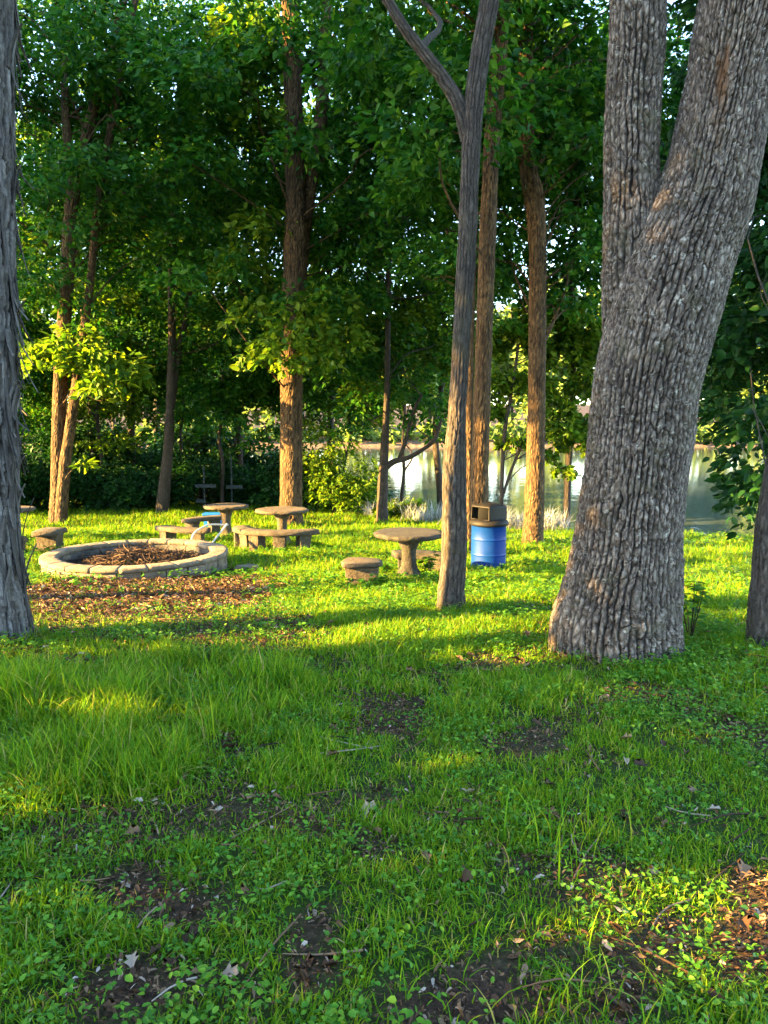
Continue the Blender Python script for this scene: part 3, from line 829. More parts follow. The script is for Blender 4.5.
# ================================================================== WOOD AT THE BACK LEFT
back = [(-14.5, 27, 14, 'farthest left tree of the dark wood, its trunk near the shaggy tree', .2),
        (-11.8, 31, 15, 'dark tree showing between the shaggy trunk and the pair of lit stems', .17),
        (-9.6, 29, 15, 'dark thin tree standing behind the pair of gold lit stems', .14),
        (-8.0, 33, 16, 'tree deep in the wood just left of the dark splitting trunk', .16),
        (-5.4, 28.3, 15, 'shaded tree in the wood behind the far stone table', .15),
        (-3.9, 31, 16, 'shaded tree in the wood left of the tall twin stemmed trunk', .17),
        (-1.9, 29, 14, 'shaded waterside tree seen right of the tall twin stemmed trunk', .15),
        (-17.5, 36, 17, 'tall tree at the far left back of the wood', .2),
        (-12.5, 42, 18, 'tall tree at the very back of the wood above the fire ring', .2),
        (1.9, 25.5, 14, 'slender waterside tree behind the slim forking tree', .12)]
for i, (x, y, ht, lab, rad) in enumerate(back):
    rg = np.random.default_rng(300 + i)
    hh = ht * .5
    free_tree(lab, x, y, ht, (x + rg.normal(0, .5), y, hh + 1.6), (3.3 + rg.random(), 2.6, ht * .42), 62, 120, .19, 300 + i, rad=rad, group='trees of the shady wood at the back',
              leafm=('leaf', 'leaf_lit_fresh', 'leaf')[i % 3], cr_=(.7, 1.25))

low = [(-13.0, 26.0, 'leafy understory tree beside the shaggy trunk, low in the wood'), (-10.2, 27.4, 'leafy understory tree between the pair of lit stems and the shaggy trunk'),
       (-7.4, 28.2, 'leafy understory tree just behind the dark splitting trunk'), (-5.6, 26.2, 'leafy understory tree left of the far crossboard posts'),
       (-3.4, 27.3, 'leafy understory tree just left of the tall twin stems'), (-1.3, 26.4, 'bright leafy understory tree just right of the tall twin stems'),
       (.6, 24.6, 'leafy understory tree overhanging the water behind the branching tree'), (-15.5, 31, 'leafy understory tree at the far left of the wood')]
for i, (x, y, lab) in enumerate(low):
    rg = np.random.default_rng(350 + i)
    free_tree(lab, x, y, 5.5, (x, y, 3.6 if i != 6 else 4.4), (2.2, 1.8, 2.9 if i != 6 else 2.0), 42, 120, .16, 350 + i, rad=.07, group='understory trees of the wood', leafm='leaf_lit_fresh' if i in (1, 5, 6) else 'leaf', cr_=(.5, .85))

# shrubs of the undergrowth
def shrub(label, x, y, rx, h, n, nleaf, ls, seed, leafm='leaf_deep', group='undergrowth along the edge of the wood', shape='rhomb'):
    rg = np.random.default_rng(seed)
    b = on(x, y)
    e = thing('shrub', b, label, 'shrub', group)
    cl = []
    for k in range(n):
        a = rg.random() * 6.283; q = math.sqrt(rg.random())
        z = h * (.12 + .8 * rg.random() * math.sqrt(max(1 - q * q * .8, .1)))
        cl.append((x + math.cos(a) * q * rx, y + math.sin(a) * q * rx * .7, b[2] + z, rg.uniform(.3, .55) * max(.5, h / 2.2), math.cos(a), math.sin(a)))
    cl = np.array(cl)
    mb = MB()
    for k in range(0, n, 2):
        p = cl[k, :3]; s = b + np.array([rg.normal(0, .12), rg.normal(0, .12), -.1])
        addtube(mb, [s, s * .5 + p * .5 + np.array([0, 0, .25 * h]) * .5, p], [.022, .014, .005], 5, .2, seed=k % 7)
    mb.build('stems', M['bark_dark'], e, b)
    V, Q, T = sprays(cl, nleaf, ls, rg, shape, flat=.35)
    mk('foliage', V, [f for f in (Q, T) if f is not None], M[leafm], e, b, smooth=False)
    return e


sh = [(-13.6, 24.5, 2.0, 2.6, 'leafy shrub beside the shaggy trunk at the back of the lawn'), (-10.9, 26, 2.0, 2.2, 'dark shrub behind and left of the pair of lit stems'),
      (-8.4, 25.8, 1.7, 1.8, 'dark shrub behind and right of the pair of lit stems'), (-6.4, 27, 1.6, 2.3, 'dark shrub right behind the dark splitting trunk'),
      (-4.6, 27.4, 1.3, 1.5, 'low dark shrub behind the far stone table'), (-2.9, 25.6, 1.4, 2.4, 'tall dark shrub just left of the tall twin stems'),
      (-1.55, 24.4, 1.25, 2.5, 'rounded green shrub just right of the tall twin stems'), (-.55, 25.0, .8, 1.5, 'small bluish green shrub left of the branching waterside tree'),
      (-16.5, 30, 2.4, 3.2, 'large shrub deep in the wood at far left'), (-12.8, 33, 2.6, 3.4, 'large shrub deep in the wood behind the pair of lit stems'),
      (-9.3, 36, 2.6, 3.2, 'large shrub deep in the wood behind the fire ring'), (.55, 22.9, .8, .75, 'low weedy bush at the water behind the mossy table')]
sh += [(-7.4, 30.5, 2.0, 3.2, 'tall shrub in the wood right of the dark splitting trunk'), (-4.9, 30.2, 1.8, 3.0, 'tall shrub in the wood behind the crossboard posts'), (-2.6, 29.0, 1.6, 2.9, 'tall shrub in the wood seen left of the twin stems at their foot'),
       (-.9, 27.6, 1.4, 2.7, 'tall shrub at the water right of the twin stems'), (-11.6, 29, 2.2, 3.2, 'tall shrub in the wood left of the pair of lit stems')]
for i, (x, y, rx, h, lab) in enumerate(sh):
    shrub(lab, x, y, rx, h, int(26 * rx), 90, .13 if i < 8 else .2, 400 + i, leafm='leaf_lit_fresh' if i in (6, 7, 11) else 'leaf_deep')

# ================================================================== SHADE TREES OUT OF FRAME AT LEFT (they shade the foreground, low sun comes under the far ones)
FLECK = [(632, 872, 46, 46), (596, 905, 22, 30), (756, 930, 34, 70), (560, 985, 40, 16), (640, 855, 40, 18), (470, 770, 40, 14), (180, 720, 40, 12), (60, 800, 40, 20), (690, 745, 30, 12), (520, 655, 60, 14), (420, 636, 120, 10), (600, 700, 50, 10)]  # unseen crowns shaped for light: leaves cut where sun rays reach these flecks
FL = []
e1 = unit(np.cross(SUND, [0, 0, 1.0])); e2 = np.cross(e1, SUND)
for (a, b, ra, rb) in FLECK:
    c = G(a, b); q = G(a + ra, b); f = G(a, b - rb)
    cc = np.array([c[0], c[1], c[2] + .06])
    FL.append((cc @ e1, cc @ e2, max(abs((q - c) @ e1), abs((f - c) @ e1)) + .04, max(abs((f - c) @ e2), abs((q - c) @ e2)) + .04))


def keepf(P):
    a = P @ e1; b = P @ e2
    k = np.ones(len(P), bool)
    for (ca, cb_, ra, rb) in FL:
        k &= np.hypot((a - ca) / ra, (b - cb_) / rb) > 1
    return k


for i, (x, y, c, rd, n) in enumerate([(-9.5, -2.5, (-9.5, -2.3, 4.0), (2.0, 2.2, 4.0), 66), (-10.5, .6, (-10.5, .6, 4.2), (2.0, 2.1, 4.4), 70), (-9.0, 1.8, (-9.0, 1.7, 4.0), (1.8, 1.7, 4.2), 62)]):
    free_tree('leafy tree just outside the left edge shading the foreground grass', x, y, 8, c, rd, n, 130, .17, 500 + i, rad=.16, group='trees outside the left edge', keep=keepf, every=4)
for i, (x, y, zc) in enumerate([(-19, 9.1, 11.6), (-18, 14, 11.8), (-19.5, 19.6, 12.3), (-23, 11.5, 13), (-23, 16.5, 13), (-17, 1.4, 10.6), (-18.5, 5.0, 10.8)]):
    free_tree('tall tree outside the left edge with a high crown', x, y, 15, (x, y, zc), (3.4, 3.4, 4.0), 100, 110, .26, 520 + i, rad=.25, group='trees outside the left edge', every=6, cr_=(.8, 1.4))

free_tree('unseen low tree added outside the left edge to shade the dark splitting trunk', -13.2, 23.3, 7, (-13.2, 23.3, 3.2), (1.4, 1.5, 3.6), 60, 130, .2, 560, rad=.1, group='trees outside the left edge', every=4)  # added out of view only to keep sun off the splitting trunk
# ================================================================== FAR SHORE WOOD (one mass)
rg = np.random.default_rng(77)
clf = []
mbt = MB()
for k in range(64):
    x = -105 + 220 * (k + rg.random()) / 64; y = rg.uniform(126, 148); ht = rg.uniform(20, 31) * (.8 + .4 * rg.random())
    b = float(terr(x, y))
    addtube(mbt, [(x, y, b - .5), (x + rg.normal(0, .5), y, b + ht * .45), (x + rg.normal(0, .8), y, b + ht * .9)], [.32, .22, .06], 6, 2.0, seed=k % 6)
    for q in range(26):
        d = unit(rg.normal(0, 1, 3)).ravel()
        rr = rg.uniform(.4, 1)
        clf.append((x + d[0] * rr * 4.6, y + d[1] * rr * 3.2, b + ht * .55 + d[2] * rr * ht * .46, rg.uniform(1.4, 2.7), d[0], d[1]))
    for q in range(4):
        clf.append((x + rg.normal(0, 2.5), rg.uniform(123.5, 126.5), b + rg.uniform(.0, 1.6), rg.uniform(.8, 1.5), 0, 0))
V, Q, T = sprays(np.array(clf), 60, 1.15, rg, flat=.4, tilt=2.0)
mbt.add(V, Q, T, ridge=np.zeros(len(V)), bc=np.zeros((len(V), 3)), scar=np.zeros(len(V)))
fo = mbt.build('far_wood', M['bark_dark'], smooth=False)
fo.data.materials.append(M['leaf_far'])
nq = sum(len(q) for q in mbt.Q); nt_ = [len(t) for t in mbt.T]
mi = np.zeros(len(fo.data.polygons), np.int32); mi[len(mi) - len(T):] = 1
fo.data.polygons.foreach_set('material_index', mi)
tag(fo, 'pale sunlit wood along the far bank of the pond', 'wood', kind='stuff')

# ================================================================== FURNITURE
def ring_of(profile, n, wob=None):
    """lathe: profile [(r,z)...] -> V,Q"""
    pr = np.array(profile); th = np.linspace(0, 2 * math.pi, n, endpoint=False)
    rr = np.repeat(pr[:, 0][:, None], n, 1); zz = np.repeat(pr[:, 1][:, None], n, 1)
    if wob is not None: rr = rr * (1 + wob(np.repeat(th[None, :], len(pr), 0), zz))
    V = np.stack([rr * np.cos(th), rr * np.sin(th), zz], 2).reshape(-1, 3)
    m = len(pr); i = np.arange(m - 1)[:, None] * n; j = np.arange(n)[None, :]; j2 = (j + 1) % n
    return V, np.stack([i + j, i + j2, i + n + j2, i + n + j], 2).reshape(-1, 4)


def rough_box(sx, sy, sz, c, seed, amp=.012, n=(6, 4, 3), yaw=0.0):
    """a box with rounded, chipped faces (grid-displaced)"""
    V = []; Q = []
    off = 0
    for ax in range(3):
        for sg in (-1, 1):
            a, b = [k for k in range(3) if k != ax]
            u = np.linspace(-1, 1, n[a] + 1); v = np.linspace(-1, 1, n[b] + 1)
            U, W = np.meshgrid(u, v, indexing='ij'); g = np.zeros(U.shape + (3,)); g[..., a] = U; g[..., b] = W; g[..., ax] = sg
            V.append(g.reshape(-1, 3)); k1, k2 = U.shape
            i = (np.arange(k1 - 1)[:, None] * k2 + np.arange(k2 - 1)[None, :]).ravel() + off
            q = np.stack([i, i + k2, i + k2 + 1, i + 1], 1)
            flip = (sg > 0) == (ax == 1)
            Q.append(q[:, ::-1] if flip else q); off += k1 * k2
    V = np.concatenate(V); Q = np.concatenate(Q)
    h = np.array([sx, sy, sz]) / 2
    W = V * h
    e = np.sort(np.abs(V), 1)
    corner = np.clip(e[:, 1] - .8, 0, 1) / .2
    W = W * (1 - .05 * corner[:, None] * np.array([1, 1, 1]))
    nn = np.stack([fbm(W[:, 0] * 9 + seed, W[:, 1] * 9, W[:, 2] * 9, 50 + k, 3) - .5 for k in range(3)], 1)
    W = W + nn * amp * 2
    cz, s = math.cos(yaw), math.sin(yaw)
    W = np.stack([W[:, 0] * cz - W[:, 1] * s, W[:, 0] * s + W[:, 1] * cz, W[:, 2]], 1) + np.array(c)
    return W, Q


def stone_table(label, x, y, dia, ht, seed, m='concrete', group='round stone tables'):
    b = on(x, y); e = thing('stone_table', b, label, 'table', group)
    Rr = dia / 2
    wob = lambda th, z: .075 * (fbm(np.cos(th) * 5 + seed, np.sin(th) * 5, z * 14, seed, 3) - .5) * 2
    V, Q = ring_of([(.001, ht - .085), (Rr * .5, ht - .085), (Rr * .86, ht - .08), (Rr * .97, ht - .06), (Rr, ht - .035), (Rr * .985, ht - .012), (Rr * .95, ht), (Rr * .8, ht + .002), (Rr * .5, ht + .004), (.001, ht + .004)], 84, wob)
    V[:, 2] += .012 * (fbm(V[:, 0] * 5, V[:, 1] * 5, 0, seed + 4, 3) - .5)
    mk('table_top', V, [Q], M[m], e)
    V, Q = ring_of([(.22, -.1), (.21, .03), (.17, .10), (.115, .2), (.10, .34), (.105, ht - .26), (.16, ht - .14), (.2, ht - .084)], 28, wob)
    mk('pedestal', V, [Q], M[m], e)
    return e


def arc_bench(label, cx, cy, rad, a0, a1, ht, seed, width=.34, th=.085, m='concrete', group='curved stone benches', legs=(.2, .8), legw=.22):
    """curved slab centred on (cx, cy), angles in degrees, on block legs"""
    am = R(.5 * (a0 + a1)); bx, by = cx + rad * math.cos(am), cy + rad * math.sin(am)
    b = on(bx, by); e = thing('stone_bench', b, label, 'bench', group)
    n = 22; t = np.linspace(R(a0), R(a1), n)
    sec = np.array([(-.5, 0), (-.5, .7), (-.44, 1), (0, 1.03), (.44, 1), (.5, .7), (.5, 0), (.44, -.08), (-.44, -.08)])
    k = len(sec)
    rr = rad + sec[:, 0][None, :] * width * (1 - .12 * (np.abs(np.linspace(-1, 1, n)) ** 6)[:, None])
    V = np.stack([cx + rr * np.cos(t)[:, None], cy + rr * np.sin(t)[:, None], np.broadcast_to(b[2] + ht - th + sec[:, 1] * th, (n, k))], 2)
    V = V + .03 * (np.stack([fbm(V[..., 0] * 7, V[..., 1] * 7, V[..., 2] * 7, seed + q, 3) for q in range(3)], 2) - .5)
    V = V.reshape(-1, 3)
    i = np.arange(n - 1)[:, None] * k; j = np.arange(k)[None, :]; j2 = (j + 1) % k
    Q = np.stack([i + j, i + k + j, i + k + j2, i + j2], 2).reshape(-1, 4)
    V = np.vstack([V, V[:k].mean(0), V[-k:].mean(0)]); q = np.arange(k)
    T = np.concatenate([np.stack([q, (q + 1) % k, np.full(k, n * k)], 1), np.stack([(n - 1) * k + (q + 1) % k, (n - 1) * k + q, np.full(k, n * k + 1)], 1)])
    mk('seat', V, [Q, T], M[m], e, b)
    for f in legs:
        a = R(a0 + (a1 - a0) * f); c = (cx + rad * math.cos(a), cy + rad * math.sin(a))
        hz = ht - th - .002
        V, Q = rough_box(legw, width * .78, hz + .12, (c[0], c[1], b[2] + hz / 2 - .06), seed + int(f * 10), yaw=a + math.pi / 2, n=(5, 5, 5), amp=.015)
        w = 1 + .25 * np.abs((V[:, 2] - b[2]) / hz - .55)
        V[:, 0] = c[0] + (V[:, 0] - c[0]) * w; V[:, 1] = c[1] + (V[:, 1] - c[1]) * w
        mk('leg', V, [Q], M[m], e, b)
    return e


def gx_(px, d): return (px - 384) / FPX * d
# the sets
T1 = (gx_(226, 17.6), 17.5); T2 = (gx_(282, 16.0), 15.9); T3 = (gx_(409, 11.0), 10.9); T4 = (gx_(9, 16.8), 16.7)
stone_table('farthest round stone table, left of the twin stemmed trunk', *T1, 1.04, .75, 3)
stone_table('round stone table in front of the tall twin stemmed trunk', *T2, 1.12, .75, 5)
stone_table('dark mossy round table beside the slim forking tree', *T3, 1.02, .70, 9, m='concrete_moss')
stone_table('round stone table mostly hidden by the shaggy trunk at the left edge', *T4, 1.10, .75, 12)
arc_bench('stone bench under the left side of the farthest table', T1[0] + .05, T1[1] - .15, 1.0, 108, 168, .43, 2)
arc_bench('low stone bench between the white pipe and the fire ring', T1[0] - .1, T1[1] - .4, 1.35, 220, 275, .36, 4)
arc_bench('broad bench with thick block legs left of the nearer lit table', T2[0] + .15, T2[1] - .2, .95, 188, 232, .44, 6, width=.4, legs=(.18, .8), legw=.26)
arc_bench('long stone bench in front of the nearer lit table', T2[0] + .1, T2[1] - .1, 1.12, 233, 308, .42, 8, legs=(.18, .5, .82))
arc_bench('short stone seat on one block left of the mossy table', gx_(362, 10.2) + .9, 10.0, .9, 166, 194, .34, 10, width=.54, th=.055, legs=(.5,), legw=.3)
arc_bench('dark stone bench in the weeds behind the pedestal of the mossy table', T3[0], T3[1], .8, 40, 105, .34, 14, m='concrete_moss')
arc_bench('stone seat on a block left of the fire ring', gx_(48, 15) + 1.3, 14.9, 1.3, 166, 193, .43, 16, width=.5, legs=(.5,), legw=.34)
arc_bench('stone bench partly hidden behind the shaggy trunk', gx_(-16, 14.2), 13.4, .9, 40, 100, .36, 18)

# fire ring
FC = np.array([gx_(135.5, 12.3), 12.2]); FR = 1.46
fb = on(*FC); fz = -.60 - .02
fire = thing('fire_ring', (FC[0], FC[1], fz), 'wide round fire ring of pale stone blocks', 'fire ring')
mbw, mbc, mbi = MB(), MB(), MB()
rgf = np.random.default_rng(9)
for course in range(2):
    nb = 26
    for k in range(nb):
        a = 2 * math.pi * (k + .5 * course) / nb + rgf.normal(0, .006)
        w = 2 * math.pi * FR / nb - .018; rad = FR - .14 + rgf.normal(0, .006)
        V, Q = rough_box(w, .22, .115, (rad * math.cos(a), rad * math.sin(a), .0 + .118 * course), k + 40 * course, yaw=a + math.pi / 2 + rgf.normal(0, .02), amp=.010)
        mbw.add(V, Q)
ncap = 22
for k in range(ncap):
    a0 = 2 * math.pi * k / ncap + .0022; a1 = 2 * math.pi * (k + 1) / ncap - .0022
    n = 9; t = np.linspace(a0, a1, n); zc = .205 + rgf.normal(0, .0025)
    sec = [(FR - .27, 0), (FR - .275, .055), (FR - .267, .066), (FR - .2, .07), (FR - .06, .07), (FR - .008, .066), (FR + .0, .056), (FR + .0, 0)]
    sec = np.array(sec) + np.array([rgf.normal(0, .003), 0]); kk = len(sec)
    V = np.stack([sec[:, 0][None] * np.cos(t)[:, None], sec[:, 0][None] * np.sin(t)[:, None], np.broadcast_to(zc - .02 + sec[:, 1], (n, kk))], 2)
    V = V + .008 * (np.stack([fbm(V[..., 0] * 10, V[..., 1] * 10, V[..., 2] * 10, q + 3, 3) for q in range(3)], 2) - .5)
    V = V.reshape(-1, 3); i = np.arange(n - 1)[:, None] * kk; j = np.arange(kk)[None, :]; j2 = (j + 1) % kk
    Q = np.stack([i + j, i + kk + j, i + kk + j2, i + j2], 2).reshape(-1, 4)
    V = np.vstack([V, V[:kk].mean(0), V[-kk:].mean(0)]); q = np.arange(kk)
    T = np.concatenate([np.stack([q, (q + 1) % kk, np.full(kk, n * kk)], 1), np.stack([(n - 1) * kk + (q + 1) % kk, (n - 1) * kk + q, np.full(kk, n * kk + 1)], 1)])
    mbc.add(V, Q, T)
V, Q = ring_of([(FR - .262, -.08), (FR - .258, .04), (FR - .256, .18)], 90)
mbi.add(V, Q[:, ::-1])
mbw.build('block_wall', M['block'], fire, smooth=True)
mbc.build('cap_stones', M['block'], fire, smooth=False)
mbi.build('dark_lining', M['dark_block'], fire)
# brush inside
mbb = MB()
for k in range(800):
    a = rgf.random() * 6.283; q = math.sqrt(rgf.random()) * 1.12; x, y = math.cos(a) * q, math.sin(a) * q
    top = .08 + .30 * math.exp(-((x - .05) / .55) ** 2 - ((y + .1) / .6) ** 2)
    z = -.02 + top * rgf.random() ** .5; L = rgf.uniform(.1, .34); d = rgf.normal(0, 1, 3); d[2] *= .28; d /= np.linalg.norm(d)
    p = np.array([FC[0] + x, FC[1] + y, fz + z + .05]); rr_ = rgf.uniform(.002, .008)
    t = tube([p - d * L / 2, p + rgf.normal(0, .02, 3), p + d * L / 2], [rr_, rr_, rr_ * .5], 5, .06, seed=0)
    mbb.add(t['V'], t['Q'], t['T'])
m_ = 2600; a = rgf.random(m_) * 6.283; q = np.sqrt(rgf.random(m_)) * 1.18; x, y = np.cos(a) * q, np.sin(a) * q
z = fz + .03 + (.05 + .27 * np.exp(-((x - .05) / .55) ** 2 - ((y + .1) / .6) ** 2)) * rgf.random(m_) ** .4
V, Q, T = leaves(np.stack([FC[0] + x, FC[1] + y, z], 1), rgf.normal(0, 1, (m_, 3)) * [1, 1, .4], np.array([0, 0, 1.]) + rgf.normal(0, .6, (m_, 3)), rgf.uniform(.02, .055, m_), rgf.uniform(.008, .025, m_), 'oval')
mbb.add(V, Q, T)
bp_ = mbb.build('brush_pile', M['twig'], smooth=False)
tag(bp_, 'heap of dry twigs and dead leaves inside the fire ring', 'brush pile')

# flat stone on the grass by the ring
sp = G(247, 571)
V, Q = rough_box(.36, .26, .06, (sp[0], sp[1], sp[2] + .06), 4, amp=.02)
tag(mk('paving_stone', V, [Q], M['block']), 'loose flat stone in the grass right of the fire ring', 'stone')

# white bent pipe and straight pole leaning by the bench
def pipe(name, pts, rad, label, cat):
    t = tube(pts, [rad] * len(pts), 12, .03)
    V = t['V']
    o = mk(name, V, [t['Q'], t['T']], M['white_pipe'])
    return tag(o, label, cat)


p0 = at(189, 539, 14.2); p1 = at(193, 535, 14.3); p2 = at(203, 527, 14.6); p3 = at(212, 524.5, 14.8); p4 = at(228, 525, 15.0)
p0[2] = float(terr(p0[0], p0[1])) + .03
pipe('bent_pipe', [p0, p1, p2, p3, p4], .017, 'pale bent pipe leaning on the low stone bench', 'pipe')
q0 = at(200, 544, 13.9); q0[2] = float(terr(q0[0], q0[1])) - .03; q1 = at(227, 524, 14.9)
pipe('straight_pole', [q0, (q0 + q1) / 2 + np.array([0, 0, .01]), q1], .017, 'straight pale pole slanting up beside the bent pipe', 'pole')

# pale posts with cross boards far behind, blue box
def sign_post(label, px, Y, ptop, boards):
    p = at(px, 500, Y); b = on(p[0], Y); top = at(px, ptop, Y)[2]
    e = thing('board_post', b, label, 'post', 'dim posts at the edge of the wood')
    V, Q = rough_box(.045, .045, top - b[2] + .3, (p[0], Y, (top + b[2]) / 2 - .15), 3, amp=.006); mk('post', V, [Q], M['pale_wood'], e, b)
    for (bx0, bx1, by) in boards:
        c0, c1 = at(bx0, by, Y - .08), at(bx1, by, Y - .08)
        V, Q = rough_box(c1[0] - c0[0], .035, .12, ((c0[0] + c1[0]) / 2, Y - .08, c0[2]), 5, amp=.005); mk('board', V, [Q], M['pale_wood'], e, b)


sign_post('dim post with two crossboards, left one behind the far table', 204.5, 25.5, 466, [(195, 216, 486), (196, 206, 501)])
sign_post('dim taller post with one crossboard behind the far table', 232, 25.9, 456, [(226, 243, 487)])
pb = at(213, 513, 19.0); gb = on(pb[0], 19.0)
bb = thing('storage_box', gb, 'small bright blue box on the grass behind the farthest table', 'box')
V, Q = rough_box(.46, .3, .30, (gb[0], gb[1], gb[2] + .25), 7, amp=.003); V[:, :2] = gb[:2] + (V[:, :2] - gb[:2]) * (.9 + .12 * (V[:, 2:3] - gb[2] - .1) / .3); mk('body', V, [Q], M['blue_box'], bb, gb)
V, Q = rough_box(.50, .34, .05, (gb[0], gb[1], gb[2] + .42), 8, amp=.003); mk('lid', V, [Q], M['blue_box'], bb, gb)

# ------------------------------------------------------------------ trash barrel
gc = G(490.5, 571); TC = on(gc[0], gc[1] + .27)
can = thing('trash_barrel', TC, 'blue steel drum bin with a brown hooded lid', 'trash bin')
rd = .278
prof = [(.001, .01), (rd - .01, .0), (rd, .012), (rd, .04)]
for zc in (.30, .59):
    prof += [(rd, zc - .03), (rd + .001, zc - .015), (rd + .006, zc - .005), (rd + .006, zc + .005), (rd + .001, zc + .015), (rd, zc + .03)]
prof += [(rd, .845), (rd + .006, .852), (rd + .009, .862), (rd + .006, .872), (rd - .004, .874)]
V, Q = ring_of(prof, 64); mk('drum', V, [Q], M['blue'], can)
# lid: flared collar, chamfered square hood with open mouths, low pyramid top
V, Q = ring_of([(rd - .01, .85), (rd + .03, .845), (rd + .04, .86), (rd + .036, .905), (rd + .02, .93), (rd - .02, .955), (rd - .05, .97)], 64); mk('lid_collar', V, [Q], M['lid'], can)


def hood_ring(half, ch, z, yaw):
    pts = []
    for (sx, sy) in ((1, -1), (1, 1), (-1, 1), (-1, -1)):
        for t in (0, .33, .67, 1):
            # quarter-round corner
            a0 = {(1, -1): -90, (1, 1): 0, (-1, 1): 90, (-1, -1): 180}[(sx, sy)]
            a = R(a0 + 90 * t)
            pts.append((sx * (half - ch) + ch * math.cos(a), sy * (half - ch) + ch * math.sin(a), z))
    p = np.array(pts); c, s = math.cos(yaw), math.sin(yaw)
    return np.stack([p[:, 0] * c - p[:, 1] * s, p[:, 0] * s + p[:, 1] * c, p[:, 2]], 1)


YAW = R(38)
z0, z1 = .955, 1.20
mouth_z0, mouth_z1 = .966, 1.184
# mouths are cut in the -x local face (seen from the left front) and its opposite; walls are built around them
mbh = MB()
rings = [hood_ring(.21, .018, z0, YAW), hood_ring(.209, .018, mouth_z0, YAW), hood_ring(.203, .018, mouth_z1, YAW), hood_ring(.202, .018, z1, YAW), hood_ring(.19, .018, 1.215, YAW), hood_ring(.11, .04, 1.25, YAW), hood_ring(.02, .01, 1.262, YAW)]
VV = np.concatenate(rings); k = 16; Qs = []
for i in range(len(rings) - 1):
    for j in range(k):
        # side segments: between corner groups: j=3 (+x face),7 (+y),11 (-x),15 (-y)
        if i == 1 and j in (11, 3): continue
        j2 = (j + 1) % k
        Qs.append((i * k + j, i * k + j2, (i + 1) * k + j2, (i + 1) * k + j))
mbh.add(VV, np.array(Qs))
ho = mbh.build('lid_hood', M['lid'], can, smooth=False)
so = ho.modifiers.new('thick', 'SOLIDIFY'); so.thickness = .012; so.offset = -1
inner = MB()
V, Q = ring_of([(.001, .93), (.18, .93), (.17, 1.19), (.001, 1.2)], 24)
inner.add(V, Q); inner.build('dark_filler', M['black'], can)  # black filler; shade inside the open mouths put into its colour
V, Q = ring_of([(.02, 1.255), (.028, 1.262), (.028, 1.272), (.018, 1.28), (.001, 1.282)], 16); mk('lid_knob', V, [Q], M['black'], can)
can.scale = (1, 1, .86)
TRUNKS.append((TC[0], TC[1], .3))

# ================================================================== GRASS, WEEDS, LITTER
def scatter(y0, y1, dens, rg, mx=1.2, k=.56):
    A = (y1 - y0); xm = k * y1 + mx
    n = int(dens * A * 2 * xm)
    x = rg.uniform(-xm, xm, n); y = rg.uniform(y0, y1, n)
    m = np.abs(x) < k * y + mx
    x, y = x[m], y[m]
    m = (y < shore(x) + .3) & (np.hypot(x - FC[0], y - FC[1]) > FR + .02)
    for (tx, ty, tr_) in TRUNKS:
        m &= np.hypot(x - tx, y - ty) > tr_ * .86
    return x[m], y[m]


TG1 = G(70, 740); TG2 = G(170, 690)


def tall(x, y):
    t = np.exp(-((x - TG1[0]) / 1.1) ** 2 - ((y - TG1[1]) / 1.3) ** 2) + .9 * np.exp(-((x - TG2[0]) / .9) ** 2 - ((y - TG2[1]) / .9) ** 2)
    return np.clip(t, 0, 1)


def blades(x, y, Lm, Wm, nseg, rg, lean=.5):
    n = len(x); z = terr(x, y)
    az = rg.random(n) * 6.283; d = np.stack([np.cos(az), np.sin(az), np.zeros(n)], 1); s = np.stack([-np.sin(az), np.cos(az), np.zeros(n)], 1)
    L = Lm * rg.uniform(.5, 1.35, n); W = Wm * rg.uniform(.7, 1.3, n); ln = np.abs(rg.normal(0, lean, n)) + .12
    twist = rg.normal(0, .5, n)
    s = s * np.cos(twist)[:, None] + d * np.sin(twist)[:, None]
    t = np.linspace(0, 1, nseg + 1)
    P = np.stack([x, y, z - .01], 1)
    rows = []
    for i, q in enumerate(t):
        a = ln * q * 1.5
        c = P + (d * np.sin(a)[:, None] + np.array([0, 0, 1.]) * np.cos(a)[:, None] * (1 - .1 * q)) * (L * q)[:, None]
        w = W * (1 - q ** 1.7) * .5 if i < nseg else 0
        if i < nseg: rows += [c - s * np.asarray(w)[:, None], c + s * np.asarray(w)[:, None]]
        else: rows += [c]
    k = len(rows)
    V = np.stack(rows, 1).reshape(-1, 3); o = (np.arange(n) * k)[:, None]
    Q = np.concatenate([o + np.array([[2 * i, 2 * i + 1, 2 * i + 3, 2 * i + 2]]) for i in range(nseg - 1)])
    T = o + np.array([[2 * nseg - 2, 2 * nseg - 1, 2 * nseg]])
    return V, Q, T


rgg = np.random.default_rng(99)
mg = MB()
for (y0, y1, dens, L0, W0, ns) in [(1.2, 4.2, 8000, .064, .0058, 4), (4.2, 7.5, 5600, .088, .0078, 4), (7.5, 12, 2600, .115, .0105, 3), (12, 19, 900, .14, .012, 2), (19, 30, 420, .15, .018, 2)]:
    x, y = scatter(y0, y1, dens, rgg)
    b = bare(x, y); clump = fbm(x * 2.6, y * 2.6, 0, 55, 3)
    p = (1 - .95 * b) * (.4 + .8 * sst(.3, .6, noise(x * 8, y * 8, 0, 57))) * (.75 + .6 * sst(.3, .62, clump))
    kf = rgg.random(len(x)) < p
    x, y, b, clump = x[kf], y[kf], b[kf], clump[kf]
    L = L0 * (.75 + .6 * sst(.3, .7, clump)) * (1 - .62 * b) * (1 + 1.8 * tall(x, y))
    V, Q, T = blades(x, y, L, W0 * (1 + .2 * tall(x, y)), ns, rgg, .55)
    mg.add(V, Q, T)
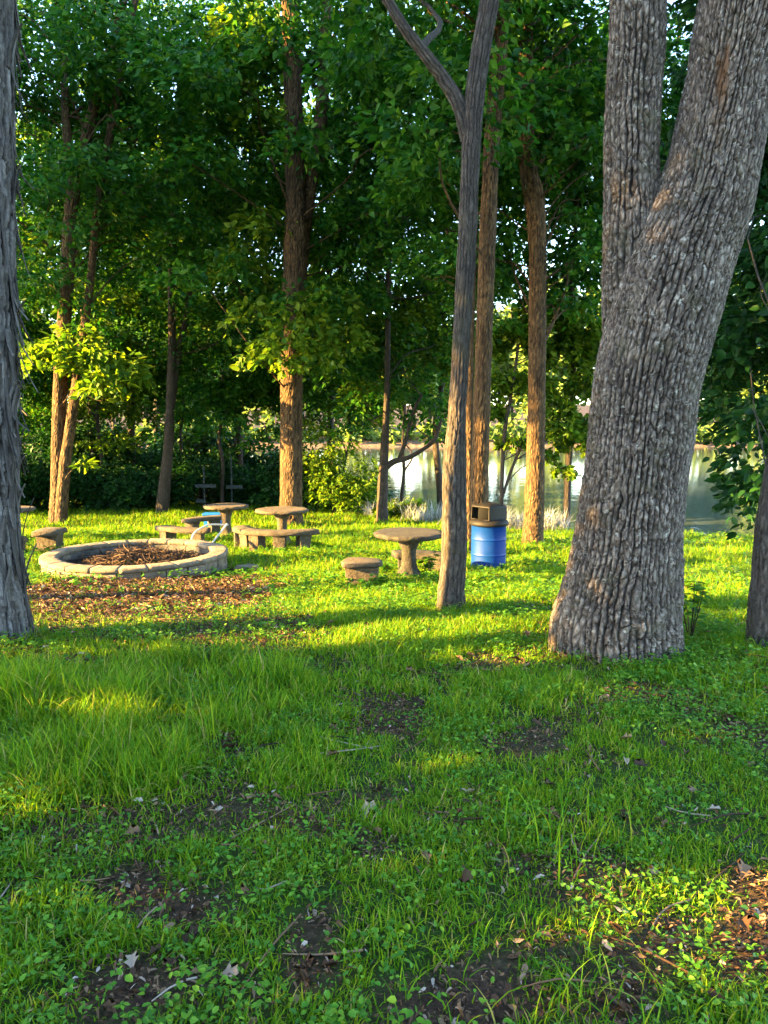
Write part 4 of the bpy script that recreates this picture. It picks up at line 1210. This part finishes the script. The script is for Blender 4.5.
# the tufts of long blades
for (px, py, n, L) in [(560, 850, 34, .30), (600, 835, 22, .24), (200, 740, 60, .34), (60, 790, 60, .3), (120, 720, 70, .34), (30, 690, 50, .3), (430, 1000, 30, .14), (560, 1010, 40, .16), (620, 1000, 36, .16), (250, 680, 50, .3), (380, 665, 40, .24), (700, 690, 40, .22), (740, 700, 40, .2)]:
    c = G(px, py); V, Q, T = blades(c[0] + rgg.normal(0, .10, n), c[1] + rgg.normal(0, .10, n), L, .006, 5, rgg, .6)
    mg.add(V, Q, T)
for (tx, ty, tr_) in TRUNKS:
    n = int(420 * tr_ + 40); a = rgg.random(n) * 6.283; q = tr_ * rgg.uniform(.82, 1.12, n)
    V, Q, T = blades(tx + np.cos(a) * q, ty + np.sin(a) * q, .15, .0075, 4, rgg, .45); mg.add(V, Q, T)
tag(mg.build('grass', M['grass'], smooth=False), 'uneven green lawn grass with longer tufts', 'grass', kind='stuff')

mw = MB()
for (y0, y1, dens, ls) in [(1.2, 4.5, 330, .022), (4.5, 9, 240, .030), (9, 18, 70, .055)]:
    x, y = scatter(y0, y1, dens, rgg)
    b = bare(x, y); pt = fbm(x * .9, y * .9, 0, 66, 3)
    kf = rgg.random(len(x)) < sst(.40, .62, pt) * (1 - .6 * b)
    x, y = x[kf], y[kf]; n = len(x); z = terr(x, y) + rgg.uniform(.03, .12, n)
    for q in range(5):
        a = rgg.random(n) * 6.283 + q * 1.256
        D = np.stack([np.cos(a), np.sin(a), rgg.uniform(-.3, .5, n)], 1)
        P = np.stack([x, y, z], 1) + D * .006 + rgg.normal(0, .012, (n, 3))
        L = ls * rgg.uniform(.6, 1.4, n)
        V, Q, T = leaves(P, D, np.array([0, 0, 1.]) + rgg.normal(0, .3, (n, 3)), L, L * rgg.uniform(.55, .85, n), 'oval')
        mw.add(V, Q, T)
for (y0, y1, dens, ls) in [(1.2, 4.5, 1500, .017), (4.5, 8, 850, .022)]:
    x, y = scatter(y0, y1, dens, rgg)
    b = bare(x, y); pt = fbm(x * 2.2, y * 2.2, 0, 67, 3)
    kf = rgg.random(len(x)) < (.06 + .72 * sst(.42, .66, pt)) * (1 - .8 * b)
    x, y = x[kf], y[kf]; n = len(x); z = terr(x, y) + rgg.uniform(.015, .075, n)
    for q in range(3):
        a = rgg.random(n) * 6.283 + q * 2.09
        D = np.stack([np.cos(a), np.sin(a), rgg.uniform(-.2, .9, n)], 1)
        P = np.stack([x, y, z], 1) + D * .004 + rgg.normal(0, .008, (n, 3))
        L = ls * rgg.uniform(.6, 1.7, n)
        V, Q, T = leaves(P, D, np.array([0, 0, 1.]) + rgg.normal(0, .5, (n, 3)), L, L * rgg.uniform(.3, .7, n), 'oval')
        mw.add(V, Q, T)
tag(mw.build('weeds', M['weed'], smooth=False), 'low broad leaved weeds growing through the lawn', 'weeds', kind='stuff')

ml = MB()
for (y0, y1, dens, ls) in [(1.2, 4.5, 4200, .020), (4.5, 7.5, 1800, .026), (7.5, 11.5, 1500, .042), (11.5, 15, 300, .05)]:
    x, y = scatter(y0, y1, dens, rgg)
    b = bare(x, y)
    kf = rgg.random(len(x)) < .07 + .93 * b ** 1.2
    x, y = x[kf], y[kf]; n = len(x); z = terr(x, y) + rgg.uniform(.0, .03, n)
    L = ls * np.exp(np.clip(rgg.normal(-.15, .5, n), -1.2, .9)); D = rgg.normal(0, 1, (n, 3)) * [1, 1, .3]
    V, Q, T = leaves(np.stack([x, y, z], 1), D, np.array([0, 0, 1.]) + rgg.normal(0, .45, (n, 3)), L, L * rgg.uniform(.12, .6, n), 'oval', fold=.35, curl=rgg.uniform(.1, .4))
    ml.add(V, Q, T)
x, y = scatter(1.4, 7.5, 11, rgg); n = len(x); z = terr(x, y) + rgg.uniform(.01, .05, n); L = rgg.uniform(.045, .085, n); D = rgg.normal(0, 1, (n, 3)) * [1, 1, .2]
V, Q, T = leaves(np.stack([x, y, z], 1), D, np.array([0, 0, 1.]) + rgg.normal(0, .4, (n, 3)), L, L * rgg.uniform(.45, .8, n), 'lobed', fold=.5, curl=.35); ml.add(V, Q, T)
x, y = scatter(1.4, 8, 9, rgg)
for k in range(len(x)):
    a = rgg.random() * 6.283; l = rgg.uniform(.05, .22); p = np.array([x[k], y[k], float(terr(x[k], y[k])) + .018]); d = np.array([math.cos(a), math.sin(a), rgg.normal(0, .06)]) * l
    t = tube([p - d, p + rgg.normal(0, .012, 3), p + d], [.004, .0035, .002], 5, .05); ml.add(t['V'], t['Q'], t['T'])
tag(ml.build('leaf_litter', M['litter'], smooth=False), 'brown dead leaves and bark chips on bare earth', 'leaf litter', kind='stuff')

# pale reeds at the water's edge
x = rgg.uniform(-.6, 4.6, 7500); y = shore(x) + rgg.uniform(-.25, .9, len(x)); kf = rgg.random(len(x)) < sst(.35, .6, fbm(x * .9, y * .9, 0, 88, 3)); x, y = x[kf], y[kf]
V, Q, T = blades(x, y, .66, .02, 3, rgg, .6)
tag(mk('reeds', V, [Q, T], M['reed'], smooth=False), 'pale whitish reeds along the water edge', 'reeds', kind='stuff')

# saplings and weeds that stand out
def sapling(label, px, py, h, n, ls, seed, group=None, cat='sapling'):
    rg = np.random.default_rng(seed); b = G(px, py)
    e = thing('sapling', b, label, cat, group)
    mb = MB(); P, D = [], []
    for s in range(n):
        a = rg.random() * 6.283; tip = b + np.array([math.cos(a) * h * .42 * rg.random(), math.sin(a) * h * .42 * rg.random(), h * rg.uniform(.6, 1.05)])
        mid = (b + tip) / 2 + np.array([0, 0, h * .08]) + rg.normal(0, .02, 3)
        pts = [b - np.array([0, 0, .03]), mid, tip]; addtube(mb, pts, [.006, .0045, .002], 5, .06)
        c = spline(pts, 9)
        for q in range(3, 9):
            for sgn in (-1, 1):
                aa = rg.random() * 6.283; P.append(c[q] + rg.normal(0, .01, 3)); D.append((math.cos(aa), math.sin(aa), rg.uniform(-.2, .4)))
    mb.build('stem', M['twig'], e, b)
    P, D = np.array(P), np.array(D); L = ls * rg.uniform(.6, 1.3, len(P))
    V, Q, T = leaves(P, D, np.array([0, 0, 1.]) + rg.normal(0, .25, P.shape), L, L * .55, 'oval')
    mk('foliage', V, [Q], M['weed'], e, b, smooth=False)


sapling('knee high green sapling right of the massive trunk', 690, 640, .52, 5, .10, 1)
sapling('small leafy weed beside the pedestal of the mossy table', 385, 578, .3, 6, .09, 2, 'leafy weeds by the mossy table', 'weed')
sapling('leafy weed between the mossy table and the slim trunk', 428, 578, .36, 6, .1, 3, 'leafy weeds by the mossy table', 'weed')
sapling('leafy weed at the foot of the single block seat', 378, 588, .2, 6, .08, 4, 'leafy weeds by the mossy table', 'weed')

# ================================================================== LIGHT, WORLD, CAMERA
w = bpy.data.worlds.new('World'); scene.world = w; w.use_nodes = True
nt = w.node_tree; nt.nodes.clear()
sky = nt.nodes.new('ShaderNodeTexSky'); sky.sky_type = 'NISHITA'; sky.sun_disc = False
sky.sun_elevation = SUN_EL; sky.sun_rotation = math.atan2(SUND[0], SUND[1])
sky.air_density = 1.0; sky.dust_density = .6; sky.ozone_density = 1.5
bg = nt.nodes.new('ShaderNodeBackground'); bg.inputs[1].default_value = .09
out = nt.nodes.new('ShaderNodeOutputWorld'); nt.links.new(sky.outputs[0], bg.inputs[0]); nt.links.new(bg.outputs[0], out.inputs[0])
sl = bpy.data.lights.new('sun', 'SUN'); sl.energy = 5.0; sl.angle = R(.5); sl.color = (1.0, .61, .18)
so_ = bpy.data.objects.new('sun', sl); COL.objects.link(so_)
from mathutils import Vector
so_.rotation_euler = Vector(-SUND).to_track_quat('-Z', 'Y').to_euler()

cd = bpy.data.cameras.new('camera'); co = bpy.data.objects.new('camera', cd); COL.objects.link(co)
co.location = CAM; co.rotation_euler = (math.pi / 2 - PITCH, 0, 0)
cd.sensor_fit = 'VERTICAL'; cd.sensor_height = 36; cd.lens = FPX / 1024 * 36; cd.clip_start = .05; cd.clip_end = 3000
scene.camera = co
vs = scene.view_settings; vs.view_transform = 'Standard'; vs.look = 'None'; vs.exposure = 4.25; vs.gamma = 1.0
cy = scene.cycles
cy.max_bounces = 6; cy.diffuse_bounces = 3; cy.glossy_bounces = 2; cy.transmission_bounces = 3; cy.transparent_max_bounces = 4
cy.caustics_reflective = False; cy.caustics_refractive = False
cy.sample_clamp_indirect = 6.0
cy.use_denoising = True
try: cy.denoiser = 'OPENIMAGEDENOISE'
except Exception: pass
